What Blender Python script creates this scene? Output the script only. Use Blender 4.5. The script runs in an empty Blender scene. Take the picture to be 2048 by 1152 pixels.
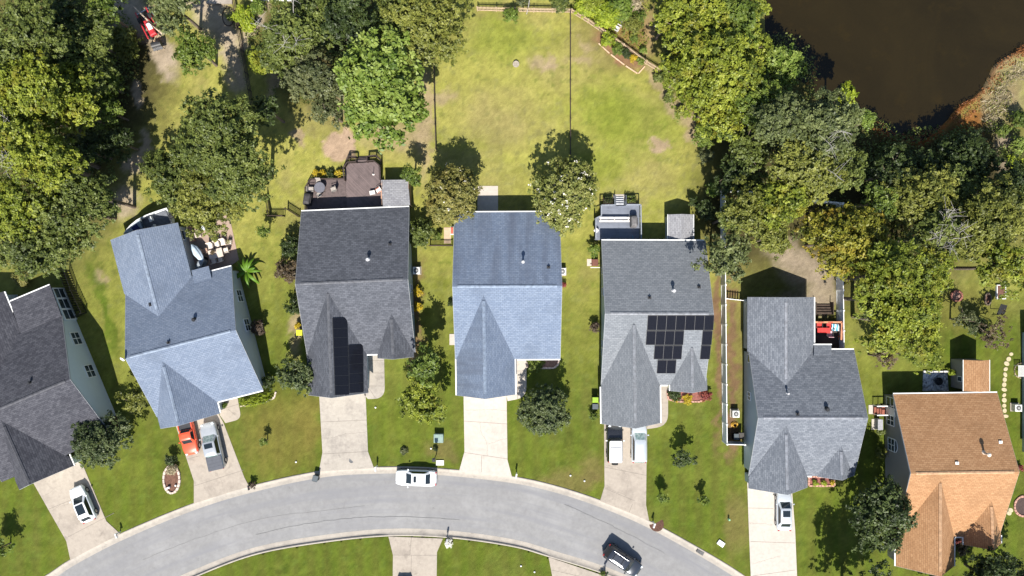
import bpy, math, random
import numpy as np
from mathutils import Vector
R = math.radians
random.seed(7)
SC = bpy.context.scene
COL = SC.collection
HC, PPM = 84.0, 17.0            # camera height (m), photo pixels per metre on the ground

def P(px, py, z=0.0):
    """point of the place seen at photo pixel (px,py) when it lies z metres above the lawn"""
    k = (HC - z) / HC / PPM
    return Vector(((px - 1024) * k, (576 - py) * k, z))

# ------------------------------------------------------------------ materials
MATS = {}
def nn(nt, t, **kw):
    n = nt.nodes.new(t)
    for k, v in kw.items(): setattr(n, k, v)
    return n
def newmat(name):
    m = bpy.data.materials.new(name); m.use_nodes = True
    return m, m.node_tree, m.node_tree.nodes['Principled BSDF'], m.node_tree.links
def mixc(nt, a, b, fac, blend='MIX'):
    x = nn(nt, 'ShaderNodeMix', data_type='RGBA', blend_type=blend)
    for s, v in ((x.inputs[6], a), (x.inputs[7], b), (x.inputs[0], fac)):
        if hasattr(v, 'links') or isinstance(v, bpy.types.NodeSocket): nt.links.new(v, s)
        elif isinstance(v, (tuple, list)): s.default_value = (*v[:3], 1)
        else: s.default_value = v
    return x.outputs[2]
def noise(nt, scale, detail=4, rough=.6, vec=None, dist=0.0):
    t = nn(nt, 'ShaderNodeTexNoise'); t.inputs['Scale'].default_value = scale
    t.inputs['Detail'].default_value = detail; t.inputs['Roughness'].default_value = rough
    t.inputs['Distortion'].default_value = dist
    if vec is None:
        vec = nn(nt, 'ShaderNodeTexCoord').outputs['Object']
    nt.links.new(vec, t.inputs['Vector'])
    return t.outputs['Fac']
def ramp(nt, fac, a, b, lo=.35, hi=.65):
    r = nn(nt, 'ShaderNodeMapRange'); r.inputs[1].default_value = lo; r.inputs[2].default_value = hi
    r.inputs[3].default_value = a; r.inputs[4].default_value = b
    nt.links.new(fac, r.inputs[0]); return r.outputs[0]
def bump(nt, b, fac, strength=.3, dist=.05):
    n = nn(nt, 'ShaderNodeBump'); n.inputs['Strength'].default_value = strength; n.inputs['Distance'].default_value = dist
    nt.links.new(fac, n.inputs['Height']); nt.links.new(n.outputs[0], b.inputs['Normal'])
def M(name, col=(.5, .5, .5), rough=.6, metal=0.0, var=.18, scale=3.0, bmp=0.0, spec=.4, coat=0.0):
    """plain surface with a little mottling"""
    if name in MATS: return MATS[name]
    m, nt, b, L = newmat(name)
    f = noise(nt, scale, 5)
    d = tuple(c * (1 - var) for c in col); l = tuple(min(1, c * (1 + var)) for c in col)
    L.new(mixc(nt, d, l, ramp(nt, f, 0, 1)), b.inputs['Base Color'])
    b.inputs['Roughness'].default_value = rough; b.inputs['Metallic'].default_value = metal
    b.inputs['Specular IOR Level'].default_value = spec; b.inputs['Coat Weight'].default_value = coat
    if bmp: bump(nt, b, noise(nt, scale * 6, 4), bmp, .03)
    MATS[name] = m; return m
def shingle(name, c0, c1, streak=None, blotch=.12, bscale=1.0):
    m, nt, b, L = newmat(name)
    uv = nn(nt, 'ShaderNodeUVMap').outputs['UV']
    br = nn(nt, 'ShaderNodeTexBrick', offset=.5, squash=1.0)
    L.new(uv, br.inputs['Vector'])
    br.inputs['Color1'].default_value = (*c0, 1); br.inputs['Color2'].default_value = (*c1, 1)
    br.inputs['Mortar'].default_value = (*[c * .5 for c in c0], 1)
    br.inputs['Scale'].default_value = 1.0; br.inputs['Brick Width'].default_value = .42 * bscale
    br.inputs['Row Height'].default_value = .21 * bscale; br.inputs['Mortar Size'].default_value = .018
    br.inputs['Mortar Smooth'].default_value = .6; br.inputs['Bias'].default_value = -.1
    mp = nn(nt, 'ShaderNodeMapping'); mp.inputs['Scale'].default_value = (2.4, 4.5, 1); L.new(uv, mp.inputs['Vector'])
    f = noise(nt, 1.2, 3, .7, mp.outputs[0])
    c = mixc(nt, br.outputs['Color'], tuple(x * 1.25 for x in c1), ramp(nt, f, 0, .34, .45, .7))
    c = mixc(nt, c, tuple(x * .62 for x in c0), ramp(nt, noise(nt, 2.3, 4, .75, mp.outputs[0]), 0, .36, .5, .72))
    big = noise(nt, .35, 4, .6, uv)
    c = mixc(nt, c, tuple(x * (1 - blotch * 3) for x in c0), ramp(nt, big, 0, .55, .5, .75))
    if streak:                                      # algae stains running down the slope
        ms = nn(nt, 'ShaderNodeMapping'); ms.inputs['Scale'].default_value = (.75, .09, 1); L.new(uv, ms.inputs['Vector'])
        s = noise(nt, 1.0, 4, .65, ms.outputs[0])
        at = nn(nt, 'ShaderNodeAttribute', attribute_name='stain')
        mu = nn(nt, 'ShaderNodeMath', operation='MULTIPLY'); L.new(ramp(nt, s, 0, .6, .42, .68), mu.inputs[0]); L.new(at.outputs['Fac'], mu.inputs[1])
        c = mixc(nt, c, streak, mu.outputs[0])
    L.new(c, b.inputs['Base Color']); b.inputs['Roughness'].default_value = .95; b.inputs['Specular IOR Level'].default_value = .15
    bump(nt, b, br.outputs['Fac'], .25, -.02)
    MATS[name] = m; return m
def siding(name, col):
    m, nt, b, L = newmat(name)
    tc = nn(nt, 'ShaderNodeTexCoord').outputs['Object']
    w = nn(nt, 'ShaderNodeTexWave', wave_type='BANDS', bands_direction='Z', wave_profile='SAW')
    w.inputs['Scale'].default_value = 1.6; L.new(tc, w.inputs['Vector'])
    c = mixc(nt, tuple(x * .8 for x in col), col, ramp(nt, w.outputs['Fac'], 0, 1, 0, .25))
    c = mixc(nt, c, tuple(x * .9 for x in col), ramp(nt, noise(nt, 1.1, 3), 0, .6))
    L.new(c, b.inputs['Base Color']); b.inputs['Roughness'].default_value = .6
    bump(nt, b, w.outputs['Fac'], .4, .02)
    MATS[name] = m; return m
def planks(name, col, ang=0.0, width=.14, var=.25):
    m, nt, b, L = newmat(name)
    tc = nn(nt, 'ShaderNodeTexCoord').outputs['Object']
    mp = nn(nt, 'ShaderNodeMapping'); mp.inputs['Rotation'].default_value = (0, 0, ang); L.new(tc, mp.inputs['Vector'])
    br = nn(nt, 'ShaderNodeTexBrick', offset=.37); L.new(mp.outputs[0], br.inputs['Vector'])
    br.inputs['Scale'].default_value = 1; br.inputs['Brick Width'].default_value = 3.2; br.inputs['Row Height'].default_value = width
    br.inputs['Mortar Size'].default_value = .012
    br.inputs['Color1'].default_value = (*[x * (1 - var) for x in col], 1); br.inputs['Color2'].default_value = (*[x * (1 + var) for x in col], 1)
    br.inputs['Mortar'].default_value = (*[x * .3 for x in col], 1)
    c = mixc(nt, br.outputs['Color'], tuple(x * 1.25 for x in col), ramp(nt, noise(nt, 1.2, 5), 0, .6))
    L.new(c, b.inputs['Base Color']); b.inputs['Roughness'].default_value = .7
    MATS[name] = m; return m
def leafmat(name, dark, mid, light, accent=None, trans=.22, k=1.2):
    dark, mid, light = ([c * k for c in q] for q in (dark, mid, light))
    m, nt, b, L = newmat(name)
    at = nn(nt, 'ShaderNodeAttribute', attribute_name='tint')
    c = mixc(nt, dark, mid, ramp(nt, at.outputs['Fac'], 0, 1, 0, .5))
    c = mixc(nt, c, light, ramp(nt, at.outputs['Fac'], 0, 1, .5, .95))
    if accent:
        f = noise(nt, .55, 2, .5)
        c = mixc(nt, c, accent, ramp(nt, f, 0, .6, .54, .68))
    L.new(c, b.inputs['Base Color']); b.inputs['Roughness'].default_value = .5; b.inputs['Specular IOR Level'].default_value = .3
    out = nt.nodes['Material Output']
    tr = nn(nt, 'ShaderNodeBsdfTranslucent'); L.new(c, tr.inputs['Color'])
    mx = nn(nt, 'ShaderNodeMixShader'); mx.inputs[0].default_value = trans
    L.new(b.outputs[0], mx.inputs[1]); L.new(tr.outputs[0], mx.inputs[2]); L.new(mx.outputs[0], out.inputs['Surface'])
    MATS[name] = m; return m
def concrete(name, col, stain, amt=.6):
    m, nt, b, L = newmat(name)
    c = mixc(nt, col, tuple(x * .86 for x in col), ramp(nt, noise(nt, 2.5, 6, .7), 0, 1))
    c = mixc(nt, c, stain, ramp(nt, noise(nt, .35, 5, .7), 0, amt, .48, .75))
    c = mixc(nt, c, tuple(x * .8 for x in stain), ramp(nt, noise(nt, 1.1, 4, .6, dist=.6), 0, amt * .8, .58, .8))
    L.new(c, b.inputs['Base Color']); b.inputs['Roughness'].default_value = .9; b.inputs['Specular IOR Level'].default_value = .2
    bump(nt, b, noise(nt, 30, 3), .15, .01)
    MATS[name] = m; return m

# ------------------------------------------------------------------ mesh builder
class MB:
    def __init__(s): s.v = []; s.f = []; s.uv = {}; s.mi = {}
    def face(s, pts, uv=None, mi=0):
        i = len(s.v); s.v += [tuple(p) for p in pts]; s.f.append(tuple(range(i, i + len(pts))))
        if uv: s.uv[len(s.f) - 1] = uv
        if mi: s.mi[len(s.f) - 1] = mi
        return s
    def grid(s, rows, closed=False):
        i0 = len(s.v); n = len(rows[0])
        for r in rows: s.v += [tuple(p) for p in r]
        for a in range(len(rows) - 1):
            for b in range(n if closed else n - 1):
                c = (b + 1) % n
                s.f.append((i0 + a * n + b, i0 + a * n + c, i0 + (a + 1) * n + c, i0 + (a + 1) * n + b))
        return s
    def cap(s, row): return s.face(row)
    def box(s, c, size, d=(1, 0), bev=0.0):
        """box centred at c=(x,y,z), d = direction of its first axis in plan"""
        d = Vector((d[0], d[1], 0)).normalized(); n = Vector((-d.y, d.x, 0)); c = Vector(c)
        hx, hy, hz = size[0] / 2, size[1] / 2, size[2] / 2
        def ring(ix, z):
            return [c + d * (sx * (hx - ix)) + n * (sy * (hy - ix)) + Vector((0, 0, z)) for sx, sy in ((-1, -1), (1, -1), (1, 1), (-1, 1))]
        rows = [ring(0, -hz), ring(0, hz)] if not bev else [ring(0, -hz), ring(0, hz - bev), ring(bev, hz)]
        s.grid(rows, True); s.cap(rows[-1]); s.cap(rows[0][::-1]); return s
    def prism(s, poly, z0, z1):
        a = [(p[0], p[1], z0) for p in poly]; b = [(p[0], p[1], z1) for p in poly]
        s.grid([a, b], True); s.cap(b); s.cap(a[::-1]); return s
    def cyl(s, p0, p1, r0, r1=None, n=10, caps=True):
        r1 = r0 if r1 is None else r1
        p0, p1 = Vector(p0), Vector(p1); ax = (p1 - p0).normalized()
        u = ax.orthogonal().normalized(); w = ax.cross(u)
        a = [p0 + (u * math.cos(t) + w * math.sin(t)) * r0 for t in [2 * math.pi * k / n for k in range(n)]]
        b = [p1 + (u * math.cos(t) + w * math.sin(t)) * r1 for t in [2 * math.pi * k / n for k in range(n)]]
        s.grid([a, b], True)
        if caps: s.cap(b); s.cap(a[::-1])
        return s
    def ball(s, c, r, n=10, m=6, sq=(1, 1, 1)):
        c = Vector(c); rows = []
        for j in range(m + 1):
            a = -math.pi / 2 + math.pi * j / m; a = max(-1.5, min(1.5, a))
            rows.append([c + Vector((math.cos(a) * math.cos(t) * sq[0], math.cos(a) * math.sin(t) * sq[1], math.sin(a) * sq[2])) * r
                         for t in [2 * math.pi * k / n for k in range(n)]])
        s.grid(rows, True); s.cap(rows[-1]); s.cap(rows[0][::-1]); return s
    def ribbon(s, pts, width, z=None):
        pts = [Vector(p) for p in pts]
        L_, R_ = [], []
        for i, p in enumerate(pts):
            t = (pts[min(i + 1, len(pts) - 1)] - pts[max(i - 1, 0)]); t.z = 0; t.normalize()
            n = Vector((-t.y, t.x, 0)); w = width[i] if isinstance(width, (list, tuple)) else width
            L_.append(p + n * w / 2); R_.append(p - n * w / 2)
        s.grid([R_, L_]); return s
    def slab(s, top, th, ud=None, o=None):
        """roof slab: planar polygon 'top' (CCW from above), thickness th; UV in metres"""
        top = [Vector(p) for p in top]
        nrm = (top[1] - top[0]).cross(top[2] - top[0]).normalized()
        if nrm.z < 0: top = top[::-1]; nrm = -nrm
        ud = Vector(ud).normalized() if ud is not None else (top[1] - top[0]).normalized()
        vd = nrm.cross(ud)
        o = Vector(o) if o is not None else Vector((0, 0, 0))
        uv = [((p - o).dot(ud) + 50, (p - o).dot(vd) + 50) for p in top]
        low = [p - Vector((0, 0, th)) for p in top]
        s.face(top, uv); s.face(low[::-1])
        for i in range(len(top)):
            j = (i + 1) % len(top); s.face([low[i], low[j], top[j], top[i]])
        return s
    def build(s, name, mat, parent=None, smooth=False, off=None, mats=None):
        me = bpy.data.meshes.new(name)
        o = Vector(off) if off is not None else Vector((0, 0, 0))
        me.from_pydata([(v[0] - o.x, v[1] - o.y, v[2] - o.z) for v in s.v], [], s.f)
        for m_ in (mats or [mat]): me.materials.append(m_)
        if s.uv:
            ul = me.uv_layers.new(name='UVMap')
            for fi, uv in s.uv.items():
                for li, c in zip(me.polygons[fi].loop_indices, uv): ul.data[li].uv = c
        for fi, k in s.mi.items(): me.polygons[fi].material_index = k
        if smooth:
            for p in me.polygons: p.use_smooth = True
        ob = bpy.data.objects.new(name, me); COL.objects.link(ob)
        if parent is not None: ob.parent = parent
        elif off is not None: ob.location = o
        return ob
def tag(o, label, cat, group=None, kind=None):
    o['label'] = label; o['category'] = cat
    if group: o['group'] = group
    if kind: o['kind'] = kind
    return o
def thing(name, label, cat, loc=(0, 0, 0), rot=0.0, group=None):
    o = bpy.data.objects.new(name, None); COL.objects.link(o)
    o.location = loc; o.rotation_euler = (0, 0, rot); o.empty_display_size = .3
    return tag(o, label, cat, group)
def struct(o): o['kind'] = 'structure'; return o

# ------------------------------------------------------------------ camera, light
cam = bpy.data.cameras.new('camera'); co = bpy.data.objects.new('camera', cam); COL.objects.link(co)
co.location = (0, 0, HC); co.rotation_euler = (0, 0, 0)
cam.sensor_width = 36; cam.lens = 36 * HC / (2048 / PPM); cam.clip_end = 6000
SC.camera = co
SUN_EL, SUN_AZ = 50.0, 182.0      # azimuth clockwise from up in the picture
w = bpy.data.worlds.new('World'); SC.world = w; w.use_nodes = True
nt = w.node_tree; bg = nt.nodes['Background']
sky = nn(nt, 'ShaderNodeTexSky', sky_type='NISHITA', sun_disc=False)
sky.sun_elevation = R(SUN_EL); sky.sun_rotation = R(SUN_AZ); sky.air_density = 1.0; sky.dust_density = .6
nt.links.new(sky.outputs[0], bg.inputs['Color']); bg.inputs['Strength'].default_value = .08
sl = bpy.data.lights.new('sun', 'SUN'); so = bpy.data.objects.new('sun', sl); COL.objects.link(so)
sl.energy = 4.6; sl.angle = R(.5); sl.color = (1.0, .95, .87)
sd = Vector((math.sin(R(SUN_AZ)) * math.cos(R(SUN_EL)), math.cos(R(SUN_AZ)) * math.cos(R(SUN_EL)), math.sin(R(SUN_EL))))
so.rotation_euler = sd.to_track_quat('Z', 'Y').to_euler(); so.location = (0, -40, 60)
SC.view_settings.view_transform = 'Standard'; SC.view_settings.look = 'None'; SC.view_settings.gamma = 1.0
SC.view_settings.exposure = 1.02
# ------------------------------------------------------------------ ground, road, water
def catmull(pts, n):
    pts = [np.array(p, float) for p in pts]; out = []
    for i in range(len(pts) - 1):
        p0 = pts[max(i - 1, 0)]; p1 = pts[i]; p2 = pts[i + 1]; p3 = pts[min(i + 2, len(pts) - 1)]
        for t in np.linspace(0, 1, n, endpoint=False):
            out.append(.5 * (2 * p1 + (p2 - p0) * t + (2 * p0 - 5 * p1 + 4 * p2 - p3) * t * t + (3 * p1 - p0 - 3 * p2 + p3) * t ** 3))
    out.append(pts[-1]); return out
def resample(pts, n):
    a = np.array(pts); d = np.r_[0, np.cumsum(np.hypot(*np.diff(a, axis=0).T))]
    q = np.linspace(0, d[-1], n); return np.c_[np.interp(q, d, a[:, 0]), np.interp(q, d, a[:, 1])]
NC = [(-330, 1420), (-150, 1300), (0, 1203), (92, 1152), (141, 1120), (239, 1069), (380, 1010), (500, 973), (640, 943), (760, 935), (870, 937), (1020, 953), (1110, 972), (1205, 1003), (1297, 1042), (1400, 1098), (1488, 1152), (1620, 1248), (1800, 1400)]
SCV = [(-60, 1440), (150, 1285), (280, 1205), (393, 1152), (512, 1108), (645, 1084), (779, 1071), (902, 1075), (1024, 1092), (1099, 1113), (1224, 1153), (1330, 1206), (1470, 1300), (1600, 1420)]
def w2(pts): return [tuple(P(x, y))[:2] for x, y in pts]
north = resample(catmull(w2(NC), 8), 160); south = resample(catmull(w2(SCV), 8), 160)
def offset(c, d):
    t = np.gradient(c, axis=0); t /= np.hypot(t[:, 0], t[:, 1])[:, None]
    return c + np.c_[-t[:, 1], t[:, 0]] * d
def inside(X, Y, poly):
    r = np.zeros(X.shape, bool); n = len(poly); j = n - 1
    for i in range(n):
        xi, yi = poly[i]; xj, yj = poly[j]
        if yi != yj:
            r ^= ((yi > Y) != (yj > Y)) & (X < (xj - xi) * (Y - yi) / (yj - yi) + xi)
        j = i
    return r
rngG = np.random.default_rng(3)
def fractal(X, Y, size, octv=4, rough=.55, seed=0):
    rg = np.random.default_rng(seed); out = np.zeros(X.shape); amp = 1.; tot = 0
    for o in range(octv):
        n = 256; g = rg.random((n, n)); s = size / 2 ** o
        x = X / s + 1000.3; y = Y / s + 1000.7
        xi = np.floor(x).astype(int); yi = np.floor(y).astype(int); fx = x - xi; fy = y - yi
        fx = fx * fx * (3 - 2 * fx); fy = fy * fy * (3 - 2 * fy)
        a = g[xi % n, yi % n]; b = g[(xi + 1) % n, yi % n]; c = g[xi % n, (yi + 1) % n]; d = g[(xi + 1) % n, (yi + 1) % n]
        out += amp * ((a * (1 - fx) + b * fx) * (1 - fy) + (c * (1 - fx) + d * fx) * fy); tot += amp; amp *= rough
    return out / tot
def sst(a, b, x):
    t = np.clip((x - a) / (b - a), 0, 1); return t * t * (3 - 2 * t)
pond_px = [(1520, -300), (1532, 60), (1545, 110), (1590, 150), (1640, 185), (1690, 215), (1730, 240), (1762, 258), (1800, 277), (1838, 285), (1870, 268), (1898, 240), (1920, 212), (1945, 196), (1975, 165), (1990, 130), (2020, 108), (2070, 90), (2200, 40), (2400, -60), (2500, -300)]
pond = [tuple(P(*p))[:2] for p in pond_px]
xs = np.r_[-2500, -900, -350, -160, -100, np.arange(-76, 76.01, .25), 100, 160, 350, 900, 2500]
ys = np.r_[-2500, -900, -350, -160, -80, np.arange(-46, 46.01, .25), 80, 160, 350, 900, 2500]
X, Y = np.meshgrid(xs, ys)
PX = X * PPM + 1024; PY = 576 - Y * PPM
roadin = list(map(tuple, offset(north, -.4))) + list(map(tuple, offset(south, .4)))[::-1]
inroad = inside(X, Y, roadin)
def sdist(c, side):                      # signed distance into the road from a kerb line, and foot point
    D = np.full(X.shape, 99.); FX = X.copy(); FY = Y.copy()
    t = np.gradient(c, axis=0); t /= np.hypot(t[:, 0], t[:, 1])[:, None]
    m = (Y < c[:, 1].max() + 2)
    cc = resample([tuple(q) for q in c], 1400); tt = np.gradient(cc, axis=0); tt /= np.hypot(tt[:, 0], tt[:, 1])[:, None]; nn_ = np.c_[-tt[:, 1], tt[:, 0]] * side
    xv, yv = X[m], Y[m]; d = np.empty(len(xv)); fx = np.empty(len(xv)); fy = np.empty(len(xv))
    for s in range(0, len(xv), 4000):
        dx = xv[s:s + 4000, None] - cc[None, :, 0]; dy = yv[s:s + 4000, None] - cc[None, :, 1]; k = np.argmin(dx * dx + dy * dy, 1); r = np.arange(len(k))
        d[s:s + 4000] = dx[r, k] * nn_[k, 0] + dy[r, k] * nn_[k, 1]; off = -.03
        fx[s:s + 4000] = cc[k, 0] + nn_[k, 0] * off; fy[s:s + 4000] = cc[k, 1] + nn_[k, 1] * off
    D[m] = d; FX[m] = fx; FY[m] = fy; return D, FX, FY, m
dN, fxN, fyN, mN = sdist(north, -1); dS, fxS, fyS, mS = sdist(south, 1)
near = (np.abs(X) < 75) & (np.abs(Y) < 45)
inroad = inroad | (near & ((mN & (dN > .15) & (dN < 5)) | (mS & (dS > .15) & (dS < 5))))
snapN = near & mN & (np.abs(dN + .03) < .18) & ~(inroad & (dN > .15)); snapS = near & mS & (np.abs(dS + .03) < .18) & ~(inroad & (dS > .15))
inroad &= ~(snapN | snapS)
X = np.where(snapN, fxN, np.where(snapS, fxS, X)); Y = np.where(snapN, fyN, np.where(snapS, fyS, Y))
pm = inside(X, Y, pond).astype(float)
for _ in range(6):
    pm = (pm + np.roll(pm, 1, 0) + np.roll(pm, -1, 0) + np.roll(pm, 1, 1) + np.roll(pm, -1, 1)) / 5
Z = (fractal(X, Y, 9, 3, .5, 5) - .5) * .05
Z = np.where(inroad, -.4, np.where(snapN | snapS, -.03, np.where(near & (mN & (dN > -.7) & (dN < .2) | mS & (dS > -.7) & (dS < .2)), np.minimum(Z, .005), Z))); Z -= 1.1 * sst(.25, .9, pm)
# colour of the soil and turf, patch by patch
n1 = fractal(X, Y, 6, 5, .6, 11); n2 = fractal(X, Y, 1.6, 4, .65, 12); n3 = fractal(X, Y, 22, 4, .55, 13); n4 = fractal(X, Y, .8, 3, .7, 14)
PXw = PX + (n2 - .5) * 40 + (n4 - .5) * 16; PYw = PY + (fractal(X, Y, 1.6, 4, .65, 22) - .5) * 40 + (fractal(X, Y, .8, 3, .7, 24) - .5) * 16
C = lambda *c: np.array(c)[None, None, :]
BACK, FRONT, DRY, SAND, SHADED_LITTER, OLIVE, RUST, BARE = C(.365, .345, .09), C(.100, .140, .017), C(.31, .25, .115), C(.46, .37, .28), C(.062, .052, .024), C(.145, .13, .035), C(.20, .075, .022), C(.36, .27, .18)
def blend(a, b, t): return a * (1 - t[..., None]) + b * t[..., None]
lush = sst(300, 940, PYw + (n3 - .5) * 300 - np.where(PX > 1850, -260, 0) * sst(600, 700, PY))
alb = blend(BACK + 0 * X[..., None], FRONT, np.clip(lush * 1.02 + (n1 - .5) * .5, 0, 1))
alb = blend(alb, C(.17, .19, .03), np.clip((n2 - .35) * 1.0, 0, .32))
alb = blend(alb, DRY, np.clip((n1 - .56) * 2.4, 0, .42) * (1 - .75 * lush))
alb = blend(alb, C(.05, .08, .01), np.clip((n2 - .56) * 3.0, 0, .55) * lush)
stripe = .5 + .5 * np.sin(PX / 17. * 2 * math.pi / 1.9)
alb = blend(alb, OLIVE * .8, stripe * .36 * lush)
n6 = fractal(X, Y, .55, 2, .6, 31); n7 = fractal(X * .35, Y, 2.2, 3, .6, 33)
alb = blend(alb, C(.10, .15, .02), np.clip((n6 - .62) * 3.5, 0, .5)); alb = blend(alb, C(.36, .30, .14), np.clip((n6 * .6 + n7 * .4 - .58) * 3.5, 0, .4) * (1 - .9 * lush)); alb = blend(alb, C(.16, .19, .025), np.clip((n7 - .5) * 1.5, 0, .32))
def blob(px, py, rx, ry, col, k=1.0, rot=0, soft=.5):
    global alb
    c, s = math.cos(R(rot)), math.sin(R(rot)); dx, dy = PXw - px, PYw - py
    d = np.sqrt(((dx * c + dy * s) / rx) ** 2 + ((-dx * s + dy * c) / ry) ** 2)
    alb = blend(alb, col, k * (1 - sst(1 - soft, 1 + soft, d)))
# woodland floor: mossy litter, its colour darkened to carry the shade between crowns
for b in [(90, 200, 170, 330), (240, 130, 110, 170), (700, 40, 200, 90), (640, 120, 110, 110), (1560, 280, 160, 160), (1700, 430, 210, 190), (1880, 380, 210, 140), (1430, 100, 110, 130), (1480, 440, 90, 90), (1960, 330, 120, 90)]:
    blob(*b, SHADED_LITTER, .9)
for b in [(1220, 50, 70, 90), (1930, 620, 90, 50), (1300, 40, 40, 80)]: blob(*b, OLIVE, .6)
# sandy tracks and worn spots
for b in [(255, 30, 60, 40, 20), (320, 100, 60, 22, 60), (325, 130, 14, 22, 0), (278, 190, 9, 26, -10), (292, 290, 9, 30, 20), (272, 330, 20, 22, 20), (250, 400, 28, 30, 0), (425, 30, 34, 60, -20), (455, 80, 24, 60, -10), (475, 150, 18, 40, 0), (505, 60, 14, 70, 25), (410, 5, 40, 20, 0)]:
    blob(*b[:4], SAND * .9, .85, b[4])
for b in [(1610, 545, 45, 36, 0), (1645, 580, 30, 46, 0), (1575, 510, 40, 26, 20), (1600, 610, 60, 24, 0), (2015, 300, 24, 34, 0)]: blob(*b[:4], SAND * .75, .75, b[4])
for b in [(1085, 125, 26, 14), (1110, 122, 12, 8), (1175, 92, 12, 14), (1160, 118, 24, 8), (200, 560, 12, 14), (880, 190, 30, 14), (790, 275, 60, 26), (850, 240, 16, 120), (545, 170, 12, 50), (595, 650, 14, 60), (700, 210, 60, 20)]: blob(*b, BARE, .7)
for b in [(1000, 230, 100, 60), (1060, 30, 60, 22), (1290, 355, 60, 30), (800, 300, 70, 30), (660, 245, 90, 30), (1180, 95, 60, 40), (915, 320, 50, 20), (1255, 400, 60, 12), (575, 345, 20, 40)]: blob(*b, DRY, .32)
for b in [(1010, 75, 60, 45), (1280, 250, 90, 60), (1210, 215, 60, 50), (1200, 330, 60, 30)]: blob(*b, C(.19, .23, .03), .6)
for b in [(200, 590, 12, 70, -18), (215, 660, 10, 60, -10)]: blob(*b[:4], C(.08, .13, .012), .7, b[4])
for b in [(560, 870, 75, 80), (620, 840, 26, 60)]: blob(*b, C(.19, .155, .04), .6)
for b in [(1475, 1050, 24, 60), (1140, 960, 60, 20), (880, 900, 26, 22), (1190, 940, 26, 30), (1480, 700, 26, 130)]: blob(*b, C(.19, .145, .06), .6)
for b in [(835, 640, 10, 110), (1432, 620, 8, 100), (1438, 720, 8, 160), (1462, 700, 9, 170), (1465, 860, 14, 50)]: blob(*b, C(.20, .115, .075), .8)
blob(678, 293, 34, 33, C(.43, .31, .22), 1, 0, .14); blob(702, 280, 14, 20, C(.43, .31, .22), 1, 0, .2)
blob(1317, 290, 17, 16, BARE, .95, 0, .3); blob(596, 270, 11, 12, BARE, .9, 0, .4); blob(1240, 105, 60, 18, C(.26, .14, .09), .85, 38, .3)
blob(1340, 200, 12, 95, BARE * .95, .7, -33, .4); blob(1385, 260, 10, 40, BARE, .6, 0, .4)
blob(1250, 70, 40, 40, C(.30, .16, .08), .5); blob(1293, 60, 12, 50, C(.36, .24, .14), .6)
shore = np.clip(1 - np.abs(pm - .35) / .35, 0, 1) * sst(1700, 1760, PXw)
alb = blend(alb, RUST * 1.4, np.clip(shore * 1.6, 0, 1))
blob(1965, 225, 80, 20, RUST * 1.3, .8, -38); blob(2020, 165, 40, 60, C(.27, .22, .13), .7); blob(1990, 210, 30, 50, C(.25, .21, .12), .7)
n5 = rngG.random(X.shape)
alb = alb * (.74 + .52 * n4[..., None]) * (.91 + .18 * n2[..., None]) * (.88 + .24 * n5[..., None])
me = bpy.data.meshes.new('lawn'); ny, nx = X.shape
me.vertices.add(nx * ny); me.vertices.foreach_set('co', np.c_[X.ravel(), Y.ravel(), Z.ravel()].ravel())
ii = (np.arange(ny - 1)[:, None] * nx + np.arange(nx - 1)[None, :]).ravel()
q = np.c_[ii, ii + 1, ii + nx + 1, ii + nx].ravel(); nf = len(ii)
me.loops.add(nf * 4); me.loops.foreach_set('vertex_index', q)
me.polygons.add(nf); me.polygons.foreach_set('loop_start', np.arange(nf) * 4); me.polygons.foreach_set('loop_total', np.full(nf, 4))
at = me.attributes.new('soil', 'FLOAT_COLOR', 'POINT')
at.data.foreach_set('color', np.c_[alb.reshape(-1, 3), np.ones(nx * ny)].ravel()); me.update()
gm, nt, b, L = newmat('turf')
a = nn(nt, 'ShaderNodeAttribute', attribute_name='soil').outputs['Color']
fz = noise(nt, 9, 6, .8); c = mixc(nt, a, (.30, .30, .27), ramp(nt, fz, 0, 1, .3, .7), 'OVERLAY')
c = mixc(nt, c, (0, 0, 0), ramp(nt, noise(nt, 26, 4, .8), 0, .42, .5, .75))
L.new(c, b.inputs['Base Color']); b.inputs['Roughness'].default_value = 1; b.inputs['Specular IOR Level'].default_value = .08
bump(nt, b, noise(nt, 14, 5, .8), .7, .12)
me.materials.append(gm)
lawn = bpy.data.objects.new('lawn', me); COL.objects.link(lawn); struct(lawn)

# pond
mb = MB(); mb.face([(x, y, -.42) for x, y in [tuple(P(px + (14 if px > 1700 else -25), py + 22))[:2] for px, py in pond_px]][::-1])
wm, nt, b, L = newmat('pond_water')
c = mixc(nt, (.0175, .0125, .0042), (.0135, .0098, .0034), ramp(nt, noise(nt, .09, 5, .65, dist=1.0), 0, 1)); c = mixc(nt, c, (.024, .016, .004), ramp(nt, noise(nt, .35, 4, .7), 0, .6, .55, .75)); L.new(c, b.inputs['Base Color'])
b.inputs['Roughness'].default_value = .12; b.inputs['IOR'].default_value = 1.33
bump(nt, b, noise(nt, 2.2, 5, .75), .35, .08)
struct(mb.build('pond_water', wm))

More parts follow.
